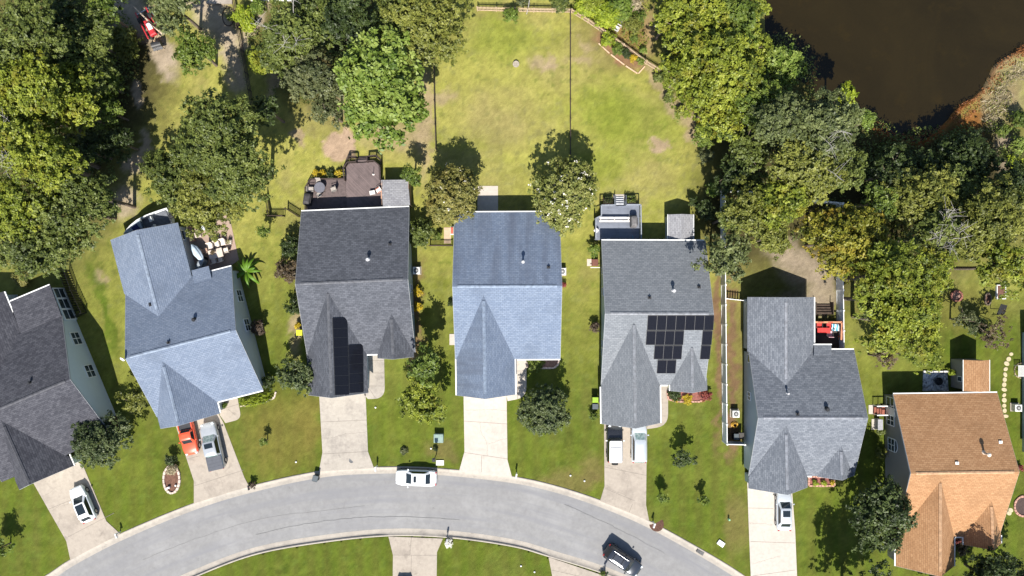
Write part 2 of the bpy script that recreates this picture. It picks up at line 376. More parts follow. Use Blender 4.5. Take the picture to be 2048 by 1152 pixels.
# road with rolled concrete kerbs
asph, nt, b, L = newmat('asphalt')
c = mixc(nt, (.222, .219, .216), (.190, .187, .185), ramp(nt, noise(nt, 1.5, 6, .7), 0, 1, .35, .65))
c = mixc(nt, c, (.275, .272, .268), ramp(nt, noise(nt, .16, 5, .7), 0, .8, .48, .7))
uv = nn(nt, 'ShaderNodeUVMap').outputs['UV']; mp = nn(nt, 'ShaderNodeMapping'); mp.inputs['Scale'].default_value = (.05, .9, 1); L.new(uv, mp.inputs['Vector'])
c = mixc(nt, c, (.18, .18, .19), ramp(nt, noise(nt, 1, 5, .6, mp.outputs[0]), 0, .85, .46, .70))
c = mixc(nt, c, (.12, .118, .115), ramp(nt, noise(nt, .9, 3, .8, dist=.4), 0, .45, .66, .74))
c = mixc(nt, c, (.13, .13, .14), ramp(nt, noise(nt, 38, 3, .8), 0, .35, .58, .8))
c = mixc(nt, c, (.165, .16, .16), ramp(nt, noise(nt, .7, 4, .7, dist=1.2), 0, .5, .6, .75))
L.new(c, b.inputs['Base Color']); b.inputs['Roughness'].default_value = .9; b.inputs['Specular IOR Level'].default_value = .25
bump(nt, b, noise(nt, 60, 3), .3, .01)
nI, sI = offset(north, -.72), offset(south, .72)
mb = MB(); K = 8
for i in range(159):
    for k in range(K):
        t0, t1 = k / K, (k + 1) / K
        q = [(*(sI[j] * (1 - t) + nI[j] * t), -.125 + .05 * math.sin(math.pi * t)) for j, t in ((i, t0), (i + 1, t0), (i + 1, t1), (i, t1))]
        mb.face(q, [(j * .9, t * 7) for j, t in ((i, t0), (i + 1, t0), (i + 1, t1), (i, t1))])
struct(mb.build('road', asph))
kerbm = concrete('kerb_concrete', (.36, .325, .28), (.19, .175, .16), .75)
drops_n = [(138, 246), (384, 501), (636, 750), (915, 1026), (1197, 1303), (1488, 1620)]; drops_s = [(775, 890), (1095, 1225)]
def kerb(c, side, drops, name):
    mb = MB(); rows = []
    px = c[:, 0] * PPM + 1024
    for i in range(len(c)):
        d = min([max(0, max(a - px[i], px[i] - b_)) for a, b_ in drops]); d = 1 - min(1, d / 14)
        pr = [(-.16, -.3), (-.08, .04 - .03 * d), (.02, .05 - .042 * d), (.07, .045 - .055 * d), (.10, -.115 + .075 * d), (.42, -.112), (.76, -.12)]
        t = c[min(i + 1, len(c) - 1)] - c[max(i - 1, 0)]; t /= np.hypot(*t); n = np.array([-t[1], t[0]]) * side
        rows.append([(c[i][0] + n[0] * o, c[i][1] + n[1] * o, z) for o, z in pr])
    mb.grid(rows if side < 0 else [r[::-1] for r in rows]); return struct(mb.build(name, kerbm, smooth=True))
kerb(north, -1, drops_n, 'kerb'); kerb(south, 1, drops_s, 'kerb')
crackm = M('crack_tar', (.16, .158, .156), .9)
def crack(pts, w_, z, name='crack', mat=None, parent=None, jit=.06):
    rg = random.Random(len(pts) * 7 + int(pts[0][0])); q = []
    cc = catmull([tuple(P(*p))[:2] for p in pts], 10)
    for p in cc: q.append((p[0] + rg.uniform(-jit, jit), p[1] + rg.uniform(-jit, jit), z))
    o = MB().ribbon(q, w_).build(name, mat or crackm, parent)
    return o if parent else struct(o)
for i, (c_, w_) in enumerate([([(285, 1120), (380, 1082), (512, 1040), (640, 1022), (730, 1012)], .05), ([(512, 1070), (600, 1050), (700, 1037), (800, 1034), (920, 1040)], .04), ([(1130, 1010), (1220, 1050), (1330, 1108)], .035)]):
    crack(c_, w_, -.066, 'road_crack')

# driveways and paths: slabs 3 cm proud of the lawn
conA = concrete('concrete_tan', (.35, .305, .255), (.20, .172, .145), .85); conB = concrete('concrete_pale', (.46, .415, .365), (.34, .30, .26), .6)
conC = concrete('concrete_stained', (.36, .325, .28), (.18, .16, .145), .85)
jointm = M('joint_groove', (.19, .165, .14), .95)
def rounded(poly, r=0.5, n=5, which=()):
    out = []
    for i, p in enumerate(poly):
        if i not in which: out.append(Vector(p)); continue
        p = Vector(p); a = (Vector(poly[i - 1]) - p).normalized(); b_ = (Vector(poly[(i + 1) % len(poly)]) - p).normalized()
        s, e = p + a * r, p + b_ * r
        for k in range(n + 1):
            t = k / n; out.append(s * (1 - t) ** 2 + p * 2 * t * (1 - t) + e * t * t)
    return out
def paving(name, px, mat, z=.045, round_=(), r=20, joints=(), cracks=(), parent=None):
    poly = [P(x, y) for x, y in rounded(px, r, 5, round_)]
    if sum(a.x * b.y - b.x * a.y for a, b in zip(poly, poly[1:] + poly[:1])) < 0: poly = poly[::-1]
    o = struct(MB().prism([(p.x, p.y) for p in poly], -.15, z).build(name, mat))
    for a_, b_ in joints:
        MB().ribbon([P(*a_, z + .004), P(*b_, z + .004)], .045).build('joint', jointm, o)
    for c_ in cracks: crack(c_, .022, z + .004, 'crack', jointm, o, .05)
    return o
paving('driveway', [(58, 950), (140, 915), (166, 930), (213, 1042), (241, 1068), (141, 1119), (133, 1082)], conA, joints=[((98, 1018), (190, 980)), ((130, 1077), (228, 1026))], cracks=[[(105, 1022), (118, 1012), (130, 1010), (150, 1000)], [(90, 990), (100, 985), (112, 975)]])
paving('driveway', [(345, 830), (425, 805), (447, 845), (489, 955), (498, 972), (388, 1007), (388, 962)], conA, joints=[((388, 972), (487, 940)), ((375, 918), (398, 912))], cracks=[[(440, 955), (445, 965), (446, 975)]])
paving('garden_path', [(436, 800), (474, 788), (483, 838), (451, 846), (440, 830)], conA, round_=(2,), r=14, joints=[((445, 818), (478, 808)), ((456, 818), (470, 830))])
paving('driveway', [(638, 780), (731, 780), (736, 903), (748, 936), (638, 943), (645, 905)], conC, joints=[((642, 844), (733, 840)), ((645, 908), (736, 903))], cracks=[[(645, 876), (665, 875), (690, 868), (712, 866), (734, 863)]])
paving('garden_path', [(729, 700), (768, 700), (770, 797), (736, 798), (729, 790)], conC, round_=(2,), r=22, joints=[((729, 721), (767, 721)), ((729, 746), (768, 746)), ((729, 772), (769, 772)), ((738, 777), (751, 796))])
paving('driveway', [(927, 780), (1013, 780), (1015, 920), (1024, 954), (918, 943), (929, 903)], conB, joints=[((928, 842), (1014, 848)), ((929, 905), (1015, 918)), ((963, 912), (963, 944))], cracks=[[(960, 845), (963, 865), (973, 885), (975, 912)], [(976, 888), (990, 884), (1003, 879), (1014, 877)], [(930, 820), (960, 820), (990, 819), (1014, 822)]])
paving('garden_path', [(1026, 716), (1053, 716), (1053, 795), (1015, 802), (1013, 790)], conB, round_=(2,), r=22, joints=[((1027, 742), (1052, 742)), ((1027, 776), (1052, 776)), ((1035, 776), (1035, 798))])
paving('driveway', [(1208, 840), (1294, 840), (1292, 1010), (1298, 1041), (1200, 1002), (1209, 972)], conA, joints=[((1209, 934), (1293, 951)), ((1210, 977), (1270, 1002)), ((1265, 1008), (1258, 1025))], cracks=[[(1208, 930), (1240, 937), (1255, 960), (1253, 985)], [(1210, 975), (1245, 988), (1262, 1000)]])
paving('garden_path', [(1316, 755), (1336, 755), (1336, 852), (1294, 858), (1294, 840)], conA, round_=(2,), r=24, joints=[((1317, 806), (1335, 806)), ((1317, 832), (1335, 832))])
paving('driveway', [(1494, 950), (1580, 950), (1584, 985), (1590, 1060), (1600, 1300), (1640, 1420), (1512, 1420), (1497, 1045)], conB, joints=[((1497, 1016), (1547, 1017)), ((1501, 1083), (1590, 1086)), ((1505, 1152), (1590, 1140))], cracks=[[(1498, 1046), (1520, 1047), (1545, 1050)], [(1505, 1128), (1530, 1120), (1560, 1112)]])
paving('driveway', [(777, 1073), (886, 1077), (874, 1104), (870, 1420), (783, 1420), (786, 1110)], conA, joints=[((786, 1110), (874, 1111)), ((823, 1075), (820, 1110)), ((823, 1111), (822, 1152))], cracks=[[(822, 1080), (820, 1095), (818, 1110)]])
paving('driveway', [(1097, 1114), (1222, 1156), (1214, 1200), (1205, 1420), (1112, 1420), (1104, 1150)], conA, joints=[((1103, 1140), (1214, 1165))])
paving('patio_slab', [(955, 372), (996, 372), (996, 470), (955, 470)], conB, joints=[((955, 425), (996, 425))])
paving('concrete_pad', [(899, 668), (925, 668), (925, 690), (899, 690)], conB)
paving('patio_slab', [(362, 470), (458, 428), (478, 520), (392, 580)], concrete('patio_brown', (.34, .25, .20), (.2, .15, .12)))
paving('concrete_pad', [(1737, 810), (1752, 810), (1752, 828), (1737, 828)], conB); paving('concrete_pad', [(1743, 838), (1757, 838), (1757, 859), (1743, 859)], conB)
paving('garden_path', [(888, 455), (902, 455), (902, 487), (888, 487)], concrete('path_buff', (.50, .37, .26), (.40, .30, .21)))
paving('concrete_pad', [(1174, 518), (1184, 518), (1184, 532), (1174, 532)], concrete('pad_pink', (.55, .43, .36), (.45, .35, .3)))
paving('concrete_pad', [(1226, 389), (1250, 389), (1250, 397), (1226, 397)], conB)
gravel, nt, b, L = newmat('gravel_grey'); v = nn(nt, 'ShaderNodeTexVoronoi'); v.inputs['Scale'].default_value = 4.5; L.new(nn(nt, 'ShaderNodeTexCoord').outputs['Object'], v.inputs['Vector'])
sx_ = nn(nt, 'ShaderNodeSeparateColor'); L.new(v.outputs['Color'], sx_.inputs[0]); L.new(mixc(nt, (.16, .16, .17), (.62, .62, .6), sx_.outputs[0]), b.inputs['Base Color']); bump(nt, b, v.outputs['Distance'], .8, -.08)
paving('gravel_bed', [(1846, 744), (1894, 744), (1897, 782), (1845, 782)], gravel)
# ------------------------------------------------------------------ houses
white = M('white_trim', (.72, .72, .70), .45, var=.05)
glassm, nt, b, L = newmat('window_glass'); L.new(mixc(nt, (.02, .028, .034), (.06, .08, .09), ramp(nt, noise(nt, .8, 3), 0, 1)), b.inputs['Base Color'])
b.inputs['Roughness'].default_value = .08; b.inputs['Specular IOR Level'].default_value = .6
pipem = M('vent_metal', (.42, .42, .43), .45, var=.1); blackp = M('black_plastic', (.02, .02, .022), .5)
solarm, nt, b, L = newmat('solar_cells')
uvn = nn(nt, 'ShaderNodeUVMap').outputs['UV']; br = nn(nt, 'ShaderNodeTexBrick', offset=0.0); L.new(uvn, br.inputs['Vector'])
br.inputs['Scale'].default_value = 1; br.inputs['Brick Width'].default_value = .17; br.inputs['Row Height'].default_value = .17; br.inputs['Mortar Size'].default_value = .006
br.inputs['Color1'].default_value = (.007, .008, .012, 1); br.inputs['Color2'].default_value = (.008, .009, .014, 1); br.inputs['Mortar'].default_value = (.016, .017, .022, 1)
L.new(br.outputs['Color'], b.inputs['Base Color']); b.inputs['Roughness'].default_value = .06; b.inputs['Specular IOR Level'].default_value = .12
solframe = M('solar_frame', (.022, .023, .026), .4)
UP = Vector((0, 0, 1)); rakem = M('rake_paint', (.36, .37, .38), .6, var=.05)

class House:
    """gabled house: main block with ridge A-B and wings whose ridges run out from it"""
    def __init__(s, name, label, base, roofm, wallm, cat='house'):
        s.o = Vector((base.x, base.y, 0)); s.t = thing(name, label, cat, s.o)
        s.roofm, s.wallm = roofm, wallm; s.blocks = []
        s.roof = MB(); s.caps = MB(); s.trims = []; s.wall = MB(); s.gut = []
    def block(s, A, B, hr, wl, wr, he, th=.15, back=None, gl=True, gr=True, endA=True, endB=True, inset=.3, hel=None, her=None, capA=.55, eaveB=None):
        """A,B ridge ends (world xy). back=(dl,dr): how far from A along the axis the left/right eaves start"""
        A, B = Vector((A[0], A[1], hr)), Vector((B[0], B[1], hr)); ax = (B - A).normalized(); ln = (B - A).length
        n = Vector((-ax.y, ax.x, 0)); hl, hrr = (hel or he), (her or he); bl, brr = back or (0, 0)
        eL = [A + n * wl + ax * bl, B + n * wl]; eR = [A - n * wr + ax * brr, B - n * wr]
        for e, h_ in ((eL, hl), (eR, hrr)):
            for p in e: p.z = h_
        s.roof.slab([eL[0], eL[1], B, A], th, ax, A); s.roof.slab([A, B, eR[1], eR[0]], th, ax, A)
        # ridge vent: shallow raised inverted V
        a, b_ = A + ax * capA, B - ax * .55
        for sg, w_, h_ in ((1, wl, hl), (-1, wr, hrr)):
            d = (n * sg * w_ + Vector((0, 0, h_ - hr))); d = d / w_
            q = [a + UP * .07, b_ + UP * .07, b_ + d * .16 + UP * .06, a + d * .16 + UP * .06]
            if sg > 0: q = q[::-1]
            s.caps.face(q); e0 = q[:2] if sg > 0 else q[2:]
            lo = [p - UP * .06 for p in e0]; s.caps.face([e0[0], e0[1], lo[1], lo[0]][::-1]); 
            s.caps.face([a + UP * .07, a + d * .16 + UP * .06, a + d * .2, a]); s.caps.face([b_ + UP * .07, b_ + d * .16 + UP * .06, b_ + d * .2, b_])
        # walls: gable prism
        thv = th + .05
        zl = hr - (hr - hl) * (wl - .4) / wl - thv; zr = hr - (hr - hrr) * (wr - .4) / wr - thv; za = hr - thv
        def sec(c, fl, fr): return [c + n * fl, c + n * fl, c, c - n * fr, c - n * fr]
        def setz(v):
            for p, z in zip(v, (-.1, zl, za, zr, -.1)): p.z = z
            return v
        A0 = A + ax * inset if endA else A; B0 = B - ax * inset
        r0 = setz(sec(A0, wl - .4, wr - .4)); r1 = setz(sec(B0, wl - .4, wr - .4))
        if back:
            for k, bb in ((0, bl), (1, bl), (3, brr), (4, brr)): r0[k] = r0[k] + ax * (bb + .1)
        s.wall.grid([r0, r1]); s.wall.face(r1); s.wall.face(r0[::-1])
        # rake boards at the gable ends
        for c, sg, on in ((A, -1, endA), (B, 1, endB)):
            if not on: continue
            tm_ = MB(); s.trims.append(tm_)
            for e, h_ in ((eL, hl), (eR, hrr)):
                p = c; q = e[0] if sg < 0 else e[1]; o = ax * sg
                t1 = [p + o * .025 - UP * .02, q + o * .025 - UP * .02]; 
                tm_.face([t1[0], t1[1], t1[1] - UP * .19, t1[0] - UP * .19]); tm_.face([t1[0], t1[1], t1[1] - o * .03, t1[0] - o * .03])
        for e, sg, on in ((eL, 1, gl), (eR, -1, gr)):
            if not on: continue
            a_, b_ = e; 
            if isinstance(on, (tuple, list)): a_, b_ = e[0].lerp(e[1], on[0]), e[0].lerp(e[1], on[1])
            m = MB(); c = (a_ + b_) / 2 + n * sg * .075; c.z = a_.z - .09
            m.box(c, ((b_ - a_).length, .13, .13), (ax.x, ax.y)); s.gut.append(m)
        bd = dict(A=A, B=B, ax=ax, n=n, wl=wl, wr=wr, hl=hl, hr=hr, hrr=hrr, inset=inset)
        s.blocks.append(bd); return bd
    def zat(s, bd, p):
        t = (Vector((p[0], p[1], 0)) - Vector((bd['A'].x, bd['A'].y, 0))).dot(bd['n'])
        return bd['hr'] - (bd['hr'] - (bd['hl'] if t > 0 else bd['hrr'])) * abs(t) / (bd['wl'] if t > 0 else bd['wr'])
    def on_roof(s, bd, px, py):
        """world point where the photo pixel meets a roof plane"""
        z = 4.0
        for _ in range(12): z = s.zat(bd, P(px, py, z))
        p = P(px, py, z); return p
    def finish(s, stain=0.0):
        s.wallob = s.wall.build('wall', s.wallm, s.t, off=s.o)
        s.roofob = s.roof.build('roof', s.roofm, s.t, off=s.o)
        a = s.roofob.data.attributes.new('stain', 'FLOAT', 'FACE')
        if stain:
            for i, p in enumerate(s.roofob.data.polygons):
                a.data[i].value = stain if (p.normal.y > .1 and p.normal.z > .5) or (p.normal.x < -.3 and p.normal.z > .3) else 0
        s.caps.build('ridge_cap', s.capm, s.roofob, off=s.o)
        for g in s.trims: g.build('rake_board', rakem, s.t, off=s.o)
        for g in s.gut: g.build('gutter', white, s.t, off=s.o)
    def pipe(s, bd, px, py, r=.07, h=.3, mat=None, cap=False):
        p = s.on_roof(bd, px, py); m = MB(); m.cyl(p - UP * .1, p + UP * h, r, r, 8)
        m.box(p + UP * .03, (.38, .38, .03), bd['ax'].to_2d()) if not cap else None
        if cap: m.cyl(p + UP * h, p + UP * (h + .12), r * 1.9, r * 1.2, 10); m.cyl(p - UP * .1, p + UP * .12, r * 2.2, r * 1.1, 10)
        m.build('vent_pipe', mat or blackp, s.roofob, off=s.o)
    def window(s, p0, d, n, px, py, z, w_, h_, kind='sash', frame=.10, name='window'):
        """window on a wall plane through p0 (unit d along the wall, n outward)"""
        q = P(px, py, z); p0 = Vector((p0[0], p0[1], 0)); c = p0 + d * (q - p0).dot(d); c.z = z
        m = MB(); 
        for sx in (-1, 1): m.box(c + d * sx * (w_ / 2 + frame / 2) + n * .02, (frame, .1, h_ + 2 * frame), d.to_2d())
        for sz in (-1, 1): m.box(c + UP * sz * (h_ / 2 + frame / 2) + n * .021, (w_, .1, frame), d.to_2d())
        if kind in ('sash', 'grid'): m.box(c + n * .015, (w_, .07, .09), d.to_2d())
        if kind == 'grid': m.box(c + n * .016, (.08, .072, h_), d.to_2d())
        f = m.build(name, white, s.t, off=s.o)
        MB().box(c, (w_, .06, h_), d.to_2d()).build('pane', glassm, f, off=s.o)
        return c
    def gable(s, bd, end):
        """(point, along, outward) of the end wall"""
        if end == 'B': return bd['B'] - bd['ax'] * bd['inset'], bd['n'], bd['ax']
        return bd['A'] + bd['ax'] * bd['inset'], bd['n'], -bd['ax']
    def door(s, p0, d, n, px, py, w_=.95, h_=2.05, z0=.15, mat=None, name='door'):
        c = s_proj(p0, d, P(px, py, 1.0)); c.z = z0 + h_ / 2
        o = MB().box(c + n * .03, (w_, .08, h_), d.to_2d(), .0).build(name, mat or white, s.t, off=s.o)
        MB().cyl(c + d * w_ * .38 + n * .06, c + d * w_ * .38 + n * .14, .03).build('handle', pipem, o, off=s.o)
        return o
    def garage(s, bd):
        p0, d, n = s.gable(bd, 'B'); c = Vector((p0.x, p0.y, 0)); c.z = 1.15; w_ = bd['wl'] + bd['wr'] - 1.5
        m = MB().box(c + n * .02, (w_, .08, 2.2), d.to_2d())
        for k in range(1, 4): m.box(c + n * .065 + UP * (-1.1 + k * .55), (w_ - .1, .02, .03), d.to_2d())
        m.build('garage_door', white, s.t, off=s.o)
    def solar(s, bd, sgn, quads, proud=.12):
        """quads: lists of 4 photo pixels (tl,tr,br,bl) on the roof plane"""
        for q in quads:
            pts = [s.on_roof(bd, *p) + UP * proud for p in q]
            c = sum(pts, Vector()) / 4; top = [c + (p - c) * .99 for p in pts]
            m = MB(); nrm = (top[1] - top[0]).cross(top[2] - top[0]).normalized(); 
            if nrm.z < 0: top = top[::-1]; nrm = -nrm
            lo = [p - nrm * .05 for p in top]; m.grid([lo, top], True); m.cap(lo[::-1]); m.cap(top); f = m.build('solar_panel', solframe, s.t, off=s.o)
            g = [c + (p - c) * .965 + nrm * .004 for p in top]
            u = (g[1] - g[0]); v = (g[3] - g[0]); lu, lv = u.length, v.length
            MB().face(g, [(0, 0), (lu, 0), (lu, lv), (0, lv)]).build('cell_sheet', solarm, f, off=s.o)
def s_proj(p0, d, q):
    p0 = Vector((p0[0], p0[1], 0)); return p0 + d * (Vector((q.x, q.y, 0)) - p0).dot(d)
def xy(px, py, z): p = P(px, py, z); return (p.x, p.y)
def toward(a, b, k):
    a, b = Vector(a), Vector(b); return tuple(b + (b - a).normalized() * k)

r_blue = shingle('shingle_blue', (.132, .167, .232), (.176, .214, .280), streak=(.075, .085, .115))
r_blue2 = shingle('shingle_blue_grey', (.130, .162, .222), (.174, .208, .270))
r_char = shingle('shingle_charcoal', (.066, .071, .084), (.112, .118, .136))
r_dark = shingle('shingle_dark', (.044, .045, .055), (.084, .085, .098))
r_grey = shingle('shingle_grey', (.145, .157, .173), (.20, .212, .228), blotch=.05)
r_grey2 = shingle('shingle_slate', (.112, .124, .146), (.185, .20, .226), blotch=.05)
r_tan = shingle('shingle_tan', (.295, .160, .080), (.375, .218, .115))
w_pale = siding('siding_pale', (.60, .66, .68)); w_ivory = siding('siding_grey_white', (.50, .53, .55)); w_teal = siding('siding_blue_grey', (.38, .47, .52))
w_sage = siding('siding_sage', (.36, .42, .44)); w_taupe = siding('siding_taupe', (.26, .24, .22))
def capmat(name, col): return M(name, col, .9, var=.25, scale=2.5)

def small_gable(h, mainbd, rt, rb, half, hr=4.5, he=2.6, gl=True, gr=True, sl=None):
    A, B = xy(*rt, hr), xy(*rb, hr)
    k = (mainbd['hr'] - mainbd['hrr']) / mainbd['wr']
    back = (hr - he) / k - .25
    A2 = toward(B, A, .35)
    return h.block(A2, B, hr, half, half, he, back=(back + .35, back + .35), endA=False, gl=False, gr=False, inset=.22, capA=1.0)

# --- H3: charcoal roof with solar panels on the garage wing
h = House('charcoal_roof_house', 'single-storey house with charcoal shingle roof and black solar panels on its garage gable', P(705, 570), r_char, w_teal)
h.capm = capmat('cap_charcoal', (.10, .103, .115))
m3 = h.block(xy(590.5, 568, 6), xy(815.5, 558.5, 6), 6, 8.3, 8.3, 2.6, gr=(.50, .69))
g3 = small_gable(h, m3, (655, 575), (663, 796), 3.43, 5.6); k3 = small_gable(h, m3, (782.4, 627), (786, 718.5), 2.08, 4.5)
h.finish(); h.pipe(m3, 737, 519, .12, .55, pipem, True); h.pipe(m3, 780, 489); h.garage(g3)
def frac(bd, a, b_): return a + (b_ - a)
cols = lambda y: (663 + (y - 796) * .036, 735 + (y - 785) * .012)
rowsL = [636, 657, 675.5, 694.5, 714, 732.5, 751.5, 771, 790]
Q = []
for i in range(8):
    y0, y1 = rowsL[i], rowsL[i + 1]; x = lambda y, f: cols(y)[0] + f * (cols(y)[1] - cols(y)[0])
    Q.append([(x(y0, .11), y0), (x(y0, .50), y0 - 1), (x(y1, .50), y1 - 1), (x(y1, .11), y1)])
    if i >= 3: Q.append([(x(y0, .51), y0 - 4), (x(y0, .90), y0 - 6), (x(y1, .90), y1 - 6), (x(y1, .51), y1 - 4)])
h.solar(g3, 1, Q)
p0, d, n = h.gable(m3, 'B'); h.window(p0, d, n, 820, 577, 1.6, .9, 1.3); h.window(p0, d, n, 822, 620, 1.6, .9, 1.3)

# --- H4: pale blue roof, centre
h = House('blue_roof_house', 'single-storey house with streaked pale blue shingle roof, square to the road', P(1015, 573), r_blue, w_ivory)
h.capm = capmat('cap_blue', (.19, .232, .30))
m4 = h.block(xy(905, 573, 6), xy(1124, 572, 6), 6, 8.45, 8.3, 2.6, gr=(.59, 1))
g4 = small_gable(h, m4, (967, 590), (970, 798), 3.33, 5.6)
for sg in (1, -1):
    c = (g4['B'] - g4['ax'] * 2.1 + g4['n'] * sg * (3.33 + .075)); c.z = 2.51; mm = MB(); mm.box(c, (4.2, .13, .13), g4['ax'].to_2d()); mm.build('gutter', white, h.t, off=h.o)
h.finish(1.0); h.pipe(m4, 1046, 524, .11, .75, pipem, True); h.pipe(m4, 1097, 535); h.garage(g4)
p0, d, n = h.gable(m4, 'B'); h.window(p0, d, n, 1120, 640, 1.6, .9, 1.3)

# --- H5: grey roof with two solar arrays
h = House('grey_solar_house', 'single-storey house with mid grey roof, large stepped solar array above the front door', P(1310, 626), r_grey, w_teal)
h.capm = capmat('cap_grey', (.20, .208, .225))
m5 = h.block(xy(1210.5, 627, 6), xy(1427.5, 627.5, 6), 6, 8.2, 8.25, 2.6, gr=(.57, .64))
g5 = small_gable(h, m5, (1268, 638), (1271, 857), 3.35, 5.6); k5 = small_gable(h, m5, (1384, 684), (1386, 785.7), 2.11, 4.5)
for bd, sg, ln in ((g5, 1, 4.2), (g5, -1, 4.2), (k5, -1, .9)):
    c = (bd['B'] - bd['ax'] * ln / 2 + bd['n'] * sg * (bd['wl'] + .075)); c.z = 2.51; mm = MB(); mm.box(c, (ln, .13, .13), bd['ax'].to_2d()); mm.build('gutter', white, h.t, off=h.o)
h.finish(); h.pipe(m5, 1346, 581, .12, .6, pipem, True); h.pipe(m5, 1398, 575); h.pipe(m5, 1299, 596); h.garage(g5)
Q = []
def prow(x0, x1, y0, y1, n_, sh):
    wd = (x1 - x0) / n_
    for i in range(n_): Q.append([(x0 + i * wd, y0), (x0 + (i + 1) * wd, y0), (x0 + (i + 1) * wd - sh, y1), (x0 + i * wd - sh, y1)])
prow(1295.5, 1428, 630.5, 660.5, 7, 2); prow(1293, 1368, 661.5, 690, 4, 2); prow(1405, 1425, 661.5, 690, 1, 2.5)
prow(1309, 1364.5, 691, 718.5, 3, 2); prow(1402, 1421.5, 691, 718.5, 1, 2.5); prow(1315, 1352.5, 720, 747, 2, 2)
h.solar(m5, -1, Q)
p0, d, n = h.gable(m5, 'A')
for py in (540, 583, 688, 704): h.window(p0, d, n, 1203, py, 1.6, .9, 1.2)

# --- H6: slate grey, rear wing
h = House('slate_roof_house', 'L-shaped house with mottled slate grey roof and rear wing, beside the white vinyl fence', P(1620, 835), r_grey2, w_sage)
h.capm = capmat('cap_slate', (.20, .21, .235))
m6 = h.block(xy(1516.8, 836, 5.8), xy(1736, 836, 5.8), 5.8, 7.2, 7.2, 2.6, gl=(.68, 1), gr=(.56, .60))
g6 = small_gable(h, m6, (1572.8, 857), (1575.4, 990), 3.35, 5.4); k6 = small_gable(h, m6, (1682.8, 892), (1685, 960.5), 2.05, 4.3)
A, B = xy(1572, 768, 4.3), xy(1572, 595, 4.3); bk = (4.3 - 2.6) / .444 - .25
wg6 = h.block(toward(B, A, .35), B, 4.3, 3.75, 3.85, 2.6, back=(bk + .35, bk + .35), endA=False, gl=False, gr=(0.03, 1), inset=.22, capA=.9)
e = [P(1628, 690, 2.75), P(1663, 690, 2.75), P(1663, 712, 3.1), P(1628, 712, 3.1)]
h.roof.slab(e[::-1], .14, (1, 0, 0)); mm = MB(); c = (e[0] + e[1]) / 2; mm.box((c.x, c.y + .07, 2.68), (2.05, .13, .13)); h.gut.append(mm)
h.finish(); h.pipe(m6, 1574, 786, .08, .45, pipem, True); h.pipe(m6, 1653, 818, .13, .3, blackp, True); h.pipe(m6, 1595, 829); h.garage(g6)
p0 = wg6['A'] + wg6['n'] * (wg6['wl'] - .4); d, n = wg6['ax'], wg6['n']
for py in (648, 696, 717): h.window(p0, d, n, 1491, py, 2.0, .8, .9, 'plain')
p0, d, n = h.gable(m6, 'A'); h.window(p0, d, n, 1494, 792, 1.9, .8, .9, 'grid'); 

# --- H2: blue-grey roof, turned to the road, same plan mirrored in its rear wing
h = House('angled_blue_house', 'pale blue-grey roofed house turned askew to the road, with a boat behind it', P(360, 690), r_blue2, w_ivory)
h.capm = capmat('cap_blue_grey', (.19, .228, .29))
m2 = h.block(xy(250, 716.4, 6), xy(471, 660, 6), 6, 7.28, 7.28, 2.6, gl=(.68, 1), gr=(.57, 1))
g2 = small_gable(h, m2, (324, 722), (357.3, 851.4), 3.5, 5.4)
A, B = xy(316, 629, 4.3), xy(272.5, 460.4, 4.3); bk = (4.3 - 2.6) / .467 - .25
wg2 = h.block(toward(B, A, .3), B, 4.3, 3.97, 3.97, 2.6, back=(bk + .3, bk + .3), endA=False, gl=False, gr=False, inset=.22, capA=.9)
e = [P(383, 541, 2.75), P(417, 532, 2.75), P(423, 556, 3.1), P(388, 566, 3.1)]
h.roof.slab(e[::-1], .14, m2['ax'])
h.finish(); h.pipe(m2, 389, 639, .12, .3, blackp, True); h.pipe(m2, 337, 686); h.pipe(wg2, 301, 609); h.garage(g2)
c = (g2['B'] - g2['ax'] * .7 + g2['n'] * (3.5 + .075)); c.z = 2.51; MB().box(c, (1.3, .13, .13), g2['ax'].to_2d()).build('gutter', white, h.t, off=h.o)
p0, d, n = h.gable(m2, 'B')
for px, py in ((486, 590), (493, 650)): h.window(p0, d, n, px, py, 1.55, 1.3, 1.4, 'grid')
p0 = wg2['A'] - wg2['n'] * (wg2['wr'] - .4); h.window(p0, wg2['ax'], -wg2['n'], 362, 470, 1.5, 1.0, 1.3)
p = P(245, 718, 6.3); dish = MB()
dish.cyl(P(250, 717, 5.6), p, .035); dish.cyl(p, p + Vector((-.06, -.10, .06)), .30, .22, 14); o = dish.build('satellite_dish', white, h.t, off=h.o)

# --- H1: dark roof at the left edge with a glazed sunroom
h = House('dark_roof_house', 'dark charcoal roofed house with pale siding and glazed sunroom at the left edge', P(90, 760), r_dark, w_pale)
h.capm = capmat('cap_dark', (.07, .07, .08))
A, B = xy(-90, 855, 6), xy(139.3, 758.6, 6)
m1 = h.block(A, B, 6, 7.4, 7.4, 2.85, gl=False, gr=(.80, 1))
g1 = small_gable(h, m1, (2.6, 843), (58.6, 969.5), 3.4, 5.5)
c = (g1['B'] - g1['ax'] * .7 + g1['n'] * (3.4 + .075)); c.z = 2.51; MB().box(c, (1.4, .13, .13), g1['ax'].to_2d()).build('gutter', white, h.t, off=h.o)
ax, n = m1['ax'], m1['n']
e0 = m1['B'] + n * 7.35; e0.z = 2.90; e1 = m1['B'] + n * 11.2; e1.z = 2.62
q = [e0 - ax * 5.0, e0 + ax * 0, e1 + ax * 0, e1 - ax * 5.0]
h.roof.slab(q, .14, ax, e0); mm = MB(); c = (q[2] + q[3]) / 2 + n * .07; c.z = 2.54; mm.box(c, (4.9, .13, .13), ax.to_2d()); h.gut.append(mm)
